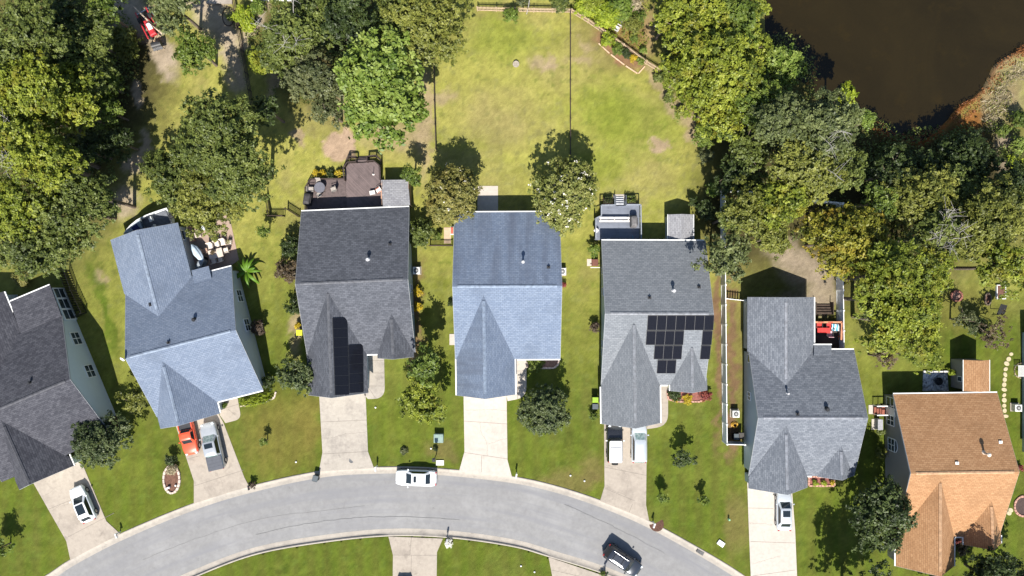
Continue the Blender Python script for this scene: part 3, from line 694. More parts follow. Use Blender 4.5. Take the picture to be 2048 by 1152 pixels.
# rear wing (left) whose eave shows at the frame edge
Bw = m1['B'] + n * 12.5 - ax * 9.0; Aw = m1['B'] + n * 2.2 - ax * 9.0
wg1 = h.block(Aw.to_2d(), Bw.to_2d(), 4.6, 3.9, 3.9, 2.7, back=(5.0, 5.0), endA=False, gl=False, gr=(.52, 1), inset=.22, capA=.9)
sw0 = m1['B'] - ax * .25 + n * 6.9; sw1 = m1['B'] - ax * .25 + n * 10.9
m = MB(); pts = [sw0 + ax * .12, sw1 + ax * .12, sw1 - ax * 4.4, sw0 - ax * 4.4]; m.prism([(p.x, p.y) for p in pts], -.1, 2.45); h.wall.v, h.wall.f  # sunroom walls
i0 = len(h.wall.v); h.wall.v += m.v; h.wall.f += [tuple(i + i0 for i in f) for f in m.f]
h.finish(); h.pipe(m1, 61, 765, .09, .3, blackp, True)
p0, d, nn_ = h.gable(m1, 'B')
for px, py in ((147.5, 679), (177.5, 743)): h.window(p0, d, nn_, px, py, 1.45, 1.4, 1.45, 'grid')
for k in range(3): 
    c = sw0.lerp(sw1, (k + .5) / 3); c.z = 1.25; px = c.x / (HC - 1.25) * HC * PPM + 1024; py = 576 - c.y / (HC - 1.25) * HC * PPM
    h.window(sw0 + ax * .12, d, nn_, px, py, 1.3, 1.12, 1.75, 'sash')
c = m1['B'] - n * 6.2; MB().box((c.x - .1, c.y, 1.1), (.3, 1.7, 2.1), ax.to_2d()).build('porch_door', M('dark_brown', (.05, .025, .02), .5), h.t, off=h.o)

# --- H7: tan roof
h = House('tan_roof_house', 'house with orange-tan shingle roof and taupe siding at the lower right', P(1900, 945), r_tan, w_taupe)
h.capm = capmat('cap_tan', (.40, .245, .14))
m7 = h.block(xy(1822, 947, 6), xy(2039, 944, 6), 6, 8.15, 8.2, 2.6, gr=(.57, .64))
g7 = small_gable(h, m7, (1881.7, 955), (1881.7, 1153.5), 3.33, 5.6); k7 = small_gable(h, m7, (1983.8, 1002), (1987.7, 1100.5), 2.13, 4.5)
for bd, sg, ln in ((g7, 1, 4.3), (g7, -1, 4.3), (k7, 1, .9), (k7, -1, .9)):
    c = (bd['B'] - bd['ax'] * ln / 2 + bd['n'] * sg * (bd['wl'] + .075)); c.z = 2.51; MB().box(c, (ln, .13, .13), bd['ax'].to_2d()).build('gutter', white, h.t, off=h.o)
h.finish(); h.pipe(m7, 1968, 906, .13, .9, M('pipe_cream', (.6, .5, .4), .5), True); h.pipe(m7, 1914, 927, .05, .2, white); h.pipe(m7, 2001, 885, .05, .2, white); h.garage(g7)
p0, d, n = h.gable(m7, 'A')
h.window(p0, d, n, 1775, 805, 1.4, 1.1, 1.5); h.window(p0, d, n, 1776, 840, 1.4, 1.1, 1.5, 'grid'); h.window(p0, d, n, 1784, 889, 1.5, 1.35, 1.3, 'grid'); h.window(p0, d, n, 1785, 989, 1.4, 1.1, 1.1, 'grid')
h.door(p0, d, n, 1775, 822, .95, 2.05, .4)
for py in (812, 830):
    a = s_proj(p0, d, P(1770, py, 1)); m = MB()
    m.box(a + n * .75 + UP * 1.15, (.12, 1.4, .08), d.to_2d()); 
    for k in (.15, .75, 1.35): m.box(a + n * k + UP * .57, (.08, .08, 1.1), d.to_2d())
    m.build('stair_rail', white, h.t, off=h.o)
brick = M('brick_red', (.22, .075, .05), .85, var=.35, scale=8)
a = s_proj(p0, d, P(1770, 821, 0)); m = MB()
for k, z in ((.5, .42), (1.0, .28), (1.35, .14)): m.box(a + n * k / 2 + UP * z / 2, (1.0, k, z), d.to_2d())
m.build('brick_step', brick, h.t, off=h.o)
# arched light above the big window
c = s_proj(p0, d, P(1784, 889, 1.5)); m = MB(); z0 = 2.3
arc = [c + d * .72 * math.cos(t) + UP * (z0 + .5 * math.sin(t)) + n * .03 for t in [math.pi * k / 10 for k in range(11)]]
m.face(arc); f = m.build('arched_pane', glassm, h.t, off=h.o)
m = MB(); 
for i in range(10): m.cyl(arc[i], arc[i + 1], .045, n=6)
m.build('arch_frame', white, h.t, off=h.o)

# --- H8: neighbour just inside the right edge
h = House('edge_house', 'grey house cut off by the right edge, only its dark side wall showing', P(2150, 800), r_grey, w_teal)
h.capm = capmat('cap_edge', (.2, .2, .2))
m8 = h.block(xy(2117, 800, 6), xy(2360, 800, 6), 6, 7.4, 7.4, 2.6); h.finish()
# ------------------------------------------------------------------ trees and plants
LM = dict(
 yg=leafmat('leaf_yellow_green', (.052, .072, .008), (.124, .150, .015), (.212, .236, .028), (.22, .19, .02), k=1.35),
 olive=leafmat('leaf_olive', (.040, .055, .012), (.083, .106, .021), (.145, .168, .040)),
 olivey=leafmat('leaf_olive_yellow', (.056, .066, .012), (.118, .130, .023), (.195, .20, .04)),
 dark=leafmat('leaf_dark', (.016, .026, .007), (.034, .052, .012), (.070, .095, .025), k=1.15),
 green=leafmat('leaf_green', (.036, .060, .009), (.080, .116, .016), (.142, .178, .03)),
 bright=leafmat('leaf_bright', (.055, .092, .012), (.110, .158, .022), (.19, .235, .05)),
 grey=leafmat('leaf_grey_green', (.045, .058, .020), (.092, .112, .036), (.155, .175, .065)),
 sage=leafmat('leaf_dusty', (.040, .050, .018), (.078, .090, .034), (.132, .140, .058)),
 deep=leafmat('leaf_deep', (.026, .040, .012), (.052, .072, .024), (.098, .118, .042)),
 maple=leafmat('leaf_maple', (.075, .080, .010), (.145, .15, .015), (.24, .215, .028), (.28, .165, .02)),
 crepe=leafmat('leaf_crepe', (.075, .078, .018), (.145, .14, .034), (.23, .205, .06), (.20, .15, .03)),
 creped=leafmat('leaf_crepe_green', (.068, .086, .018), (.135, .152, .034), (.21, .21, .06)),
 brown=leafmat('leaf_brown', (.045, .032, .020), (.085, .062, .034), (.14, .10, .05)),
 purple=leafmat('leaf_purple', (.030, .020, .016), (.062, .044, .030), (.11, .08, .055)),
 yellow=leafmat('leaf_yellow', (.25, .19, .012), (.42, .31, .018), (.60, .44, .03), k=1.1),
 lime=leafmat('leaf_lime', (.10, .14, .010), (.20, .25, .018), (.30, .34, .03)),
 red=leafmat('leaf_red', (.10, .02, .02), (.18, .04, .035), (.26, .08, .05)),
 rust=leafmat('leaf_rust', (.13, .045, .014), (.22, .085, .026), (.32, .14, .05), k=1.1),
 straw=leafmat('leaf_straw', (.20, .16, .09), (.30, .25, .15), (.42, .36, .24), k=1.0),
 white=leafmat('blossom_white', (.62, .58, .48), (.75, .72, .64), (.85, .83, .78), None, .15, 1),
)
barkm = M('bark', (.13, .10, .075), .9, var=.35, scale=5, bmp=.4); deadm = M('dead_wood', (.30, .28, .26), .85, var=.2, scale=6)
def unit(v): return v / (np.linalg.norm(v, axis=-1, keepdims=True) + 1e-9)
def leaves(rg, C_, N_, size, asp=.55, jitter=.35):
    """quads (rhombic leaves) at centres C_ facing N_"""
    n = len(C_); t = unit(np.cross(N_, rg.normal(size=(n, 3)))); b = np.cross(N_, t)
    s = (size * (1 + jitter * (rg.random(n) - .5) * 2))[:, None]
    V = np.empty((n, 4, 3)); V[:, 0] = C_ - t * s * .5; V[:, 1] = C_ - b * s * asp * .5 + t * s * .06; V[:, 2] = C_ + t * s * .5; V[:, 3] = C_ + b * s * asp * .5 + t * s * .06
    return V
def quadmesh(name, V, tint, mat):
    n = len(V); me = bpy.data.meshes.new(name)
    me.vertices.add(n * 4); me.vertices.foreach_set('co', V.reshape(-1).astype(np.float32))
    me.loops.add(n * 4); me.loops.foreach_set('vertex_index', np.arange(n * 4, dtype=np.int32))
    me.polygons.add(n); me.polygons.foreach_set('loop_start', np.arange(n, dtype=np.int32) * 4); me.polygons.foreach_set('loop_total', np.full(n, 4, np.int32))
    a = me.attributes.new('tint', 'FLOAT', 'FACE'); a.data.foreach_set('value', tint.astype(np.float32)); me.update()
    me.materials.append(mat); return me
def crown(seed, Rr, Hh, zc, leaf=.34, dens=1.0, rough=1.0, lobes=None, sparse=0.0, flat=.8):
    rg = np.random.default_rng(seed)
    nl = lobes or int(10 + Rr * 3.8)
    ph = rg.random(3) * 6.28
    C_, N_, T_, lob = [], [], [], []
    if rough <= .5: nl += 1
    for k in range(nl):
        d = rg.normal(size=3); d /= np.linalg.norm(d); d[2] = abs(d[2]) * 1.1 - .28
        th = math.atan2(d[1], d[0]); f = 1 + rough * (.13 * math.sin(2 * th + ph[0]) + .11 * math.sin(3 * th + ph[1]) + .08 * math.sin(5 * th + ph[2]))
        u = rg.uniform(.5, 1.0) if k > 1 else .2
        lr = Rr * rg.uniform(.20, .40) * (1 if k > 1 else 1.5)
        if rough <= .5 and k == nl - 1: u, lr = 0.0, Rr * .82
        pos = d * np.array([(Rr - lr * .7) * f, (Rr - lr * .7) * f, Hh - lr * .5]) * u
        lob.append((pos + np.array([0, 0, zc]), lr))
        nc = max(3, int(lr * lr * 9.5 * dens * (1 - sparse) * (.34 / min(leaf, .34)) ** 1.2))
        cd = rg.normal(size=(nc, 3)); cd = unit(cd); cd[:, 2] = np.where(cd[:, 2] < -.35, -cd[:, 2], cd[:, 2])
        cp = pos + cd * (lr * rg.uniform(.62, 1.18, nc))[:, None] * np.array([1, 1, flat if lr < Rr * .8 else min(1.0, Hh / Rr * 1.05)])
        lt = rg.normal(0, .16)
        for j in range(nc):
            m = int(rg.integers(15, 30) * (1 - .4 * sparse)); sg = .10 + .12 * rg.random()
            sg *= leaf / .34
            C_.append(cp[j] + rg.normal(size=(m, 3)) * sg * np.array([1, 1, .7])); 
            N_.append(unit(cd[j] * .55 + np.array([0, 0, .55]) + rg.normal(size=(m, 3)) * .42))
            T_.append(np.clip(.48 + lt + rg.normal(0, .17) + rg.normal(0, .11, m), 0, 1))
    C_ = np.concatenate(C_); N_ = np.concatenate(N_); T_ = np.concatenate(T_); C_[:, 2] += zc
    C_[:, 2] = np.maximum(C_[:, 2], .08)
    return leaves(rg, C_, N_, leaf), T_, lob, rg
def limb(mb, p0, p1, r0, r1, rg, bend=.15, n=6, seg=3):
    p0, p1 = Vector(p0), Vector(p1); L_ = (p1 - p0).length; rows = []
    side = Vector(rg.normal(size=3)) * L_ * bend
    for i in range(seg + 1):
        t = i / seg; c = p0.lerp(p1, t) + side * math.sin(math.pi * t) * .5; r = r0 + (r1 - r0) * t
        ax = (p1 - p0).normalized(); u = ax.orthogonal().normalized(); w_ = ax.cross(u)
        rows.append([c + (u * math.cos(a) + w_ * math.sin(a)) * r for a in [2 * math.pi * k / n for k in range(n)]])
    mb.grid(rows, True); mb.cap(rows[-1])
SEED = [100]
def tree(px, py, rpx, h, kind, label, name='tree', leaf=.27, dens=1.05, group=None, sparse=0.0, rough=1.0, cat='tree', blossom=0, dead=0, vr=None, bare=False, base=None):
    """crown centre at photo pixel (px,py), crown radius rpx photo pixels, total height h metres"""
    SEED[0] += 1; hv = vr or min(h * .46, max(rpx / 17 * .8, 1.0)); zc = h - hv; p = P(px, py, zc + hv * .2); Rr = rpx / PPM * (HC - zc) / HC * (1.10 if h > 7.5 else 1.0)
    V, T_, lob, rg = crown(SEED[0], Rr, hv, zc, leaf, dens, rough, sparse=sparse)
    t = thing(name, label, cat, (p.x, p.y, 0), 0, group)
    mb = MB(); r0 = .045 * h ** .9 * .5 + .03
    top = Vector((0, 0, zc - hv * .1)); bs = Vector((0, 0, -.15)) if base is None else Vector((base[0], base[1], -.15))
    limb(mb, bs, top, r0, r0 * .62, rg, .03, 8, 4)
    for pos, lr in lob[:: max(1, len(lob) // 12)]: limb(mb, top - Vector((0, 0, rg.random() * hv * .4)), pos, r0 * .45, .03, rg, .12, 5)
    mb.build('trunk', barkm, t, smooth=True)
    o = bpy.data.objects.new('crown', quadmesh('crown', V, T_, LM[kind])); COL.objects.link(o); o.parent = t
    if blossom:
        top_ = V.mean(1); keep = np.where(top_[:, 2] > zc - hv * .2)[0]; idx = rg.choice(keep, blossom, replace=False)
        c = np.repeat(top_[idx], 5, 0) + rg.normal(size=(blossom * 5, 3)) * .10 + np.array([0, 0, .12])
        W_ = leaves(rg, c, unit(np.array([0, -.1, .8]) + rg.normal(size=(len(c), 3)) * .5), .17, .9)
        o = bpy.data.objects.new('blossom', quadmesh('blossom', W_, rg.random(len(c)), LM['white'])); COL.objects.link(o); o.parent = t
    if dead:
        snag(MB(), t, rg, Vector((0, 0, zc)), Rr * .9, hv, dead)
    return t
def snag(mb, t, rg, c, Rr, hv, n):
    for k in range(n):
        a = rg.random() * 6.28; e = c + Vector((math.cos(a) * Rr * rg.uniform(.3, .9), math.sin(a) * Rr * rg.uniform(.3, .9), hv * rg.uniform(.75, 1.15)))
        limb(mb, c, e, .05, .022, rg, .12, 5)
        for j in range(9):
            s_ = c.lerp(e, rg.uniform(.45, .95)); f = s_ + Vector((rg.normal() * .7, rg.normal() * .7, rg.uniform(.0, .5))); limb(mb, s_, f, .02, .010, rg, .1, 4, 2)
    mb.build('dead_branch', deadm, t)
def shrub(px, py, rpx, h, kind, label, name='shrub', leaf=.17, dens=2.4, group=None, cat='shrub', rough=.5, sparse=0.0, ry=None, rot=0, stems=True):
    SEED[0] += 1; z = h * .45; p = P(px, py, z); Rr = rpx / PPM * (HC - z) / HC
    V, T_, lob, rg = crown(SEED[0], Rr, h * .5, h * .5, leaf, dens, rough, lobes=int(6 + Rr * 5), sparse=sparse)
    if ry:
        V[:, :, 1] *= ry / rpx
        c, s = math.cos(rot), math.sin(rot); x = V[:, :, 0] * c - V[:, :, 1] * s; y = V[:, :, 0] * s + V[:, :, 1] * c; V[:, :, 0] = x; V[:, :, 1] = y
    t = thing(name, label, cat, (p.x, p.y, 0), 0, group)
    o = bpy.data.objects.new('foliage', quadmesh('foliage', V, T_, LM[kind])); COL.objects.link(o); o.parent = t
    if stems:
        mb = MB()
        for k in range(5):
            a = k * 1.256 + .3; limb(mb, (0, 0, -.05), (math.cos(a) * Rr * .5, math.sin(a) * Rr * .5 * ((ry or rpx) / rpx), h * .6), .03, .012, rg, .1, 5)
        mb.build('stem', barkm, t)
    return t
def cover(name, label, cat, spots, kind, leaf, per, hh=.4, asp=.55):
    """ground cover nobody could count: leaf litter clumps over pixel ellipses"""
    rg = np.random.default_rng(len(spots) * 31 + 5); C_, N_ = [], []
    for px, py, rx, ry, rot in spots:
        n = int(rx * ry / 289 * math.pi * per); a = rg.random(n) * 6.283; r = np.sqrt(rg.random(n)); x, y = r * np.cos(a) * rx, r * np.sin(a) * ry
        c, s = math.cos(R(rot)), math.sin(R(rot)); X_ = px + x * c - y * s; Y_ = py + x * s + y * c
        keep = fractal(X_ / PPM, Y_ / PPM, 1.6, 3, .6, 77) > .43
        X_, Y_ = X_[keep], Y_[keep]; n = len(X_)
        C_.append(np.c_[(X_ - 1024) / PPM, (576 - Y_) / PPM, rg.random(n) ** 1.5 * hh + .03]); N_.append(unit(np.array([0, 0, .7]) + rg.normal(size=(n, 3)) * .5))
    C_ = np.concatenate(C_); N_ = np.concatenate(N_)
    o = bpy.data.objects.new(name, quadmesh(name, leaves(rg, C_, N_, leaf, asp), np.clip(rg.normal(.45, .25, len(C_)), 0, 1), LM[kind])); COL.objects.link(o)
    return tag(o, label, cat, kind='stuff')

# left woods
tree(60, 60, 72, 16, 'olive', 'olive tree filling the top left corner of the wood')
tree(130, 25, 54, 11, 'dark', 'dark pine-green tree at the top edge, second from the left corner', name='pine_tree')
tree(200, 22, 46, 9, 'green', 'fresh green tree at the top edge beside the dark clearing shadow')
tree(50, 165, 88, 17, 'yg', 'yellow-green tree on the left edge below the corner tree')
tree(145, 130, 80, 11, 'olive', 'dull olive tree right of the yellow-green edge trees')
tree(115, 210, 84, 13, 'yg', 'broad yellow-green tree in the middle of the left wood')
tree(45, 290, 80, 16, 'yg', 'bright yellow-green tree on the left edge with pale dead twigs', dead=4)
tree(205, 165, 44, 6, 'green', 'small green tree overhanging the dark shadow on the sandy track')
tree(215, 222, 46, 6, 'green', 'rounded green tree beside the sandy track, above the dark-leaved one')
tree(238, 285, 48, 6, 'dark', 'dark glossy tree beside the bend of the sandy track')
tree(20, 420, 62, 14, 'yg', 'pale olive-yellow tree cut by the left edge above the dark roof')
tree(75, 480, 86, 12, 'olive', 'olive oak overhanging the rear fence of the dark-roofed house', name='oak_tree')
tree(130, 420, 96, 13, 'olive', 'large spreading olive oak between the left wood and blue angled roof', name='oak_tree')
tree(180, 395, 56, 11, 'olive', 'right-hand lobe of olive oaks casting shade on the sandy track', name='oak_tree')
shrub(250, 88, 40, 3.2, 'olivey', 'olive bush beside the red farm machine', leaf=.26, dens=1.5)
tree(345, 12, 56, 9, 'grey', 'grey-green tree at the top edge above the red machine')
tree(385, 95, 44, 8, 'green', 'round green tree between the black smoker and the shadowed sand')
tree(428, 258, 88, 13.5, 'olive', 'tallest olive oak, topmost of the clump north of the boat', name='oak_tree')
tree(352, 335, 74, 8, 'olive', 'olive oak on the left of the clump north of the boat', name='oak_tree')
tree(480, 325, 84, 13, 'olive', 'olive oak on the right of the clump north of the boat', name='oak_tree')
tree(400, 400, 72, 8.5, 'olivey', 'lighter olive oak overhanging the boat and patio', name='oak_tree')
tree(528, 215, 34, 8, 'dark', 'dark narrow tree on the right edge of the oak clump')
shrub(487, 30, 24, 2.2, 'lime', 'bright green bush against the vine-covered fence, left of two', leaf=.2, dens=2, rough=.3)
shrub(515, 16, 19, 2, 'bright', 'bright green bush below the white fence, right of two', leaf=.2, dens=2, rough=.3)
shrub(500, 50, 18, 2, 'lime', 'bright green bush, lowest of three by the vine-covered fence', leaf=.2, dens=2, rough=.3)
tree(523, 118, 42, 7, 'yg', 'yellowing round tree by the sandy track')
tree(585, 62, 70, 12, 'olive', 'dull olive tree with a bleached bare branch in its crown', dead=5)
tree(625, 160, 66, 11, 'sage', 'brownish olive tree left of the bright sycamore')
tree(560, 110, 46, 10, 'olive', 'olive tree beside the yellowing round tree')
tree(692, 25, 66, 12, 'dark', 'dark tree at the top edge above the bright sycamore')
tree(750, 165, 104, 13, 'bright', 'big bright green broad-leaved tree in the middle back yard', name='sycamore_tree', leaf=.46, dens=.85)
tree(850, 40, 84, 12, 'olivey', 'pale olive tree at the top edge beside the open lawn')
tree(800, 12, 60, 11, 'olive', 'olive tree at the top edge between the dark tree and the pale one')
tree(172, 75, 62, 10, 'olive', 'olive tree in the dark hollow of the left wood'); tree(95, 330, 70, 14, 'yg', 'yellow-green tree between the pale-twigged tree and the sandy track')
tree(170, 300, 48, 7, 'dark', 'dark tree in the shaded gap of the left wood'); tree(20, 215, 60, 15, 'yg', 'yellow-green tree squeezed at the left edge')
tree(15, 110, 56, 15, 'olive', 'olive tree at the left edge under the corner tree'); tree(655, 215, 40, 8, 'sage', 'brownish tree at the lower left of the bright sycamore'); tree(640, 30, 52, 11, 'olive', 'olive tree at the top edge beside the bleached branch')
# crepe myrtles and yard trees in the middle
tree(902, 388, 64, 6.5, 'crepe', 'yellowing crepe myrtle at the left rear corner of the streaked blue roof', name='crepe_myrtle', leaf=.24, dens=1.9, blossom=30, rough=.5)
tree(1130, 384, 77, 7, 'creped', 'white-blossomed crepe myrtle at the right rear corner of the streaked blue roof', name='crepe_myrtle', leaf=.24, dens=1.9, blossom=170, rough=.5)
tree(822, 348, 26, 5, 'green', 'dark green holly between the lean-to roof and the yellowing crepe myrtle', name='holly_tree', leaf=.2, dens=1.6)
shrub(843, 468, 32, 3.6, 'olive', 'tall olive bush against the right wall of the charcoal-roofed house', leaf=.22, dens=1.8)
shrub(577, 540, 27, 3.4, 'brown', 'brownish bush against the left wall of the charcoal-roofed house', leaf=.22, dens=1.8)
shrub(582, 492, 24, 3, 'dark', 'dark bush above the brownish one by the charcoal-roofed house', leaf=.22, dens=1.8)
shrub(590, 612, 20, 2.4, 'dark', 'dark green bush below the brownish one by the charcoal-roofed house', leaf=.2)
shrub(597, 652, 8, 1.1, 'yellow', 'small yellow bush just above the yellow recycling bin', leaf=.14)
tree(594, 756, 47, 5, 'deep', 'olive tree at the front left corner of the charcoal-roofed house', leaf=.26, dens=1.3)
tree(845, 735, 42, 7.5, 'green', 'green tree at the right front corner of the charcoal-roofed house', leaf=.32)
tree(840, 805, 52, 6.5, 'yg', 'yellow-green front-yard tree above the green utility box', leaf=.3, dens=1.2)
tree(1090, 820, 56, 5.5, 'deep', 'feathery dusty-green round tree beside the pale driveway', leaf=.20, dens=2.1, rough=.4)
tree(1373, 914, 25, 3.2, 'dark', 'small dark front-yard tree, largest of three saplings', name='sapling', leaf=.24, dens=1.4)
tree(1325, 998, 14, 2.4, 'green', 'thin sapling nearest the driveway with two cars', name='sapling', leaf=.2, dens=1, sparse=.3)
tree(1408, 1000, 12, 2.2, 'green', 'thinnest sapling, between the two driveways on the right', name='sapling', leaf=.2, dens=.9, sparse=.4)
tree(203, 882, 64, 6.5, 'deep', 'feathery olive tree before the dark-roofed house', leaf=.24, dens=1.4)
tree(269, 800, 34, 4.2, 'olivey', 'pale olive tree along the left wall of the angled blue house', leaf=.26, dens=1.4)
shrub(6, 878, 24, 3, 'green', 'green bush cut by the left edge beside the dark garage roof', leaf=.22)
tree(-6, 1100, 30, 3.4, 'green', 'green tree cut by the left edge on the front lawn', leaf=.3)
shrub(518, 655, 17, 2.2, 'purple', 'dark purple round bush by the angled blue house', leaf=.18)
tree(525, 462, 14, 3.2, 'green', 'bare-looking sapling on the lawn right of the patio', name='sapling', leaf=.2, sparse=.5, dens=.9)
tree(527, 884, 9, 2.2, 'green', 'tiny leafless sapling on the olive-brown front lawn', name='sapling', leaf=.16, sparse=.8, dens=.4)
shrub(538, 762, 15, 2, 'dark', 'dark bush at the right front corner of the angled blue house', leaf=.18)
shrub(513, 800, 38, 1.0, 'lime', 'low yellow-green hedge along the front of the angled blue house', name='hedge', ry=13, rot=.28, cat='hedge', leaf=.15)
# right woods
tree(1400, 45, 80, 12, 'yg', 'yellow-green tree at the top edge beside the mown strip')
tree(1470, 32, 66, 11, 'green', 'green tree at the top edge at the pond corner')
tree(1370, 135, 58, 10, 'yg', 'yellow-green tree overhanging the wooden fence end')
tree(1450, 125, 84, 13, 'yg', 'large yellow-green tree in the middle of the right-hand thicket')
tree(1430, 205, 70, 11, 'yg', 'yellow-green tree just above the yellow flowering bush')
tree(1558, 145, 58, 8, 'bright', 'rounded bright green tree beside the left bank of the pond', leaf=.3)
tree(1510, 205, 56, 11, 'green', 'deeper green tree between the thicket and the light pines')
tree(1565, 245, 62, 13, 'grey', 'grey-green pine on the left of the pale pine group', name='pine_tree', leaf=.28, dens=1.2)
tree(1660, 250, 72, 14, 'grey', 'grey-green pine nearest the pond corner', name='pine_tree', leaf=.28, dens=1.2, dead=2)
tree(1625, 325, 78, 13, 'olivey', 'pale olive pine at the bottom of the pine group with bare limbs', name='pine_tree', leaf=.28, dens=1.2, dead=3)
tree(1695, 190, 28, 6.5, 'lime', 'small lime-green tree leaning over the pond water', leaf=.3)
tree(1735, 240, 22, 6, 'bright', 'small bright tree at the tip of the pond bank')
tree(1505, 425, 66, 11, 'olivey', 'yellowish olive tree over the white fence corner')
tree(1565, 405, 62, 12, 'yg', 'yellow-green tree right of the white fence corner')
tree(1545, 475, 52, 10, 'olivey', 'olive tree hanging over the sandy yard')
tree(1462, 435, 34, 8, 'olive', 'olive tree beside the white fence post')
tree(1456, 515, 54, 8.5, 'grey', 'grey-green tree touching the right edge of the grey solar roof', leaf=.3)
tree(1688, 480, 80, 12.5, 'maple', 'maple turning orange-yellow above the slate roof', name='maple_tree', dens=1.1)
tree(1830, 400, 78, 9.5, 'olivey', 'tall olive-yellow tree above the dead grey branches')
tree(1885, 470, 56, 11, 'olive', 'half-dead tree with a tangle of bare grey branches', dead=12)
tree(1800, 555, 92, 15, 'yg', 'tall yellow-green tree, upper one beside the white rail fence')
tree(1805, 640, 88, 14, 'yg', 'full yellow-green tree over the lawn above the tan roof')
tree(1765, 600, 58, 12, 'olive', 'olive tree leaning over the white rail fence')
tree(1990, 440, 84, 12, 'olivey', 'olive-yellow tree on the right edge')
tree(2010, 530, 62, 12, 'yg', 'yellow-green tree on the right edge above the raised bed')
tree(1850, 345, 52, 6, 'dark', 'dark shaded tree at the lower tip of the pond')
tree(1785, 345, 48, 8, 'dark', 'dark shaded tree between the pines and the tall olive tree')
tree(1945, 325, 68, 7, 'dark', 'dark tree below the rust-coloured bank')
tree(2020, 370, 60, 9, 'dark', 'dark tree at the right edge above the olive-yellow one')
tree(1760, 405, 42, 10, 'green', 'green tree filling the gap left of the tall olive tree')
tree(1740, 520, 36, 9, 'dark', 'dark evergreen between maple and tall yellow-green tree')
tree(1690, 345, 52, 11, 'olive', 'olive tree right of the bare-limbed pine'); 
tree(1910, 390, 56, 8, 'olive', 'olive tree in the gap between tall olive-yellow crowns'); tree(1940, 470, 52, 11, 'olivey', 'olive-yellow tree right of the dead grey branches'); tree(1500, 300, 50, 9, 'olive', 'olive tree on the left foot of the pale pines')
tree(1470, 350, 44, 8, 'dark', 'dark shaded tree below the yellow flowering bush'); tree(1870, 540, 50, 11, 'yg', 'yellow-green tree under the dead grey branches')
tree(1497, 85, 46, 9, 'yg', 'yellow-green tree along the straight left bank of the pond'); tree(1512, 18, 32, 8, 'yg', 'yellow-green tree at the top edge on the pond bank'); tree(1340, 30, 40, 9, 'yg', 'yellow-green tree beside the mown strip at the top edge')
tree(1772, 1035, 70, 8.5, 'dark', 'dense dark green tree before the tan-roofed house', name='oak_tree', leaf=.3, dens=1.3)
tree(1745, 1225, 78, 10, 'dark', 'tree below the frame whose top shades the lawn by the tan house')
tree(1990, 1165, 74, 8, 'dark', 'dark tree at the bottom right corner')
tree(1920, 1215, 60, 8, 'dark', 'dark tree at the bottom edge by the tan garage wall')
tree(1770, 715, 34, 5, 'brown', 'thin brownish tree at the foot of the tall yellow-green one', leaf=.22, sparse=.5)
tree(1990, 665, 44, 5, 'brown', 'thin brownish tree on the right lawn', leaf=.2, sparse=.65)
tree(1935, 640, 34, 4.5, 'sage', 'sparse grey tree on the right lawn beside the brick ring', leaf=.2, sparse=.75)
shrub(1950, 650, 24, 2.6, 'dark', 'dark bush between the two sparse trees on the right lawn', leaf=.2)
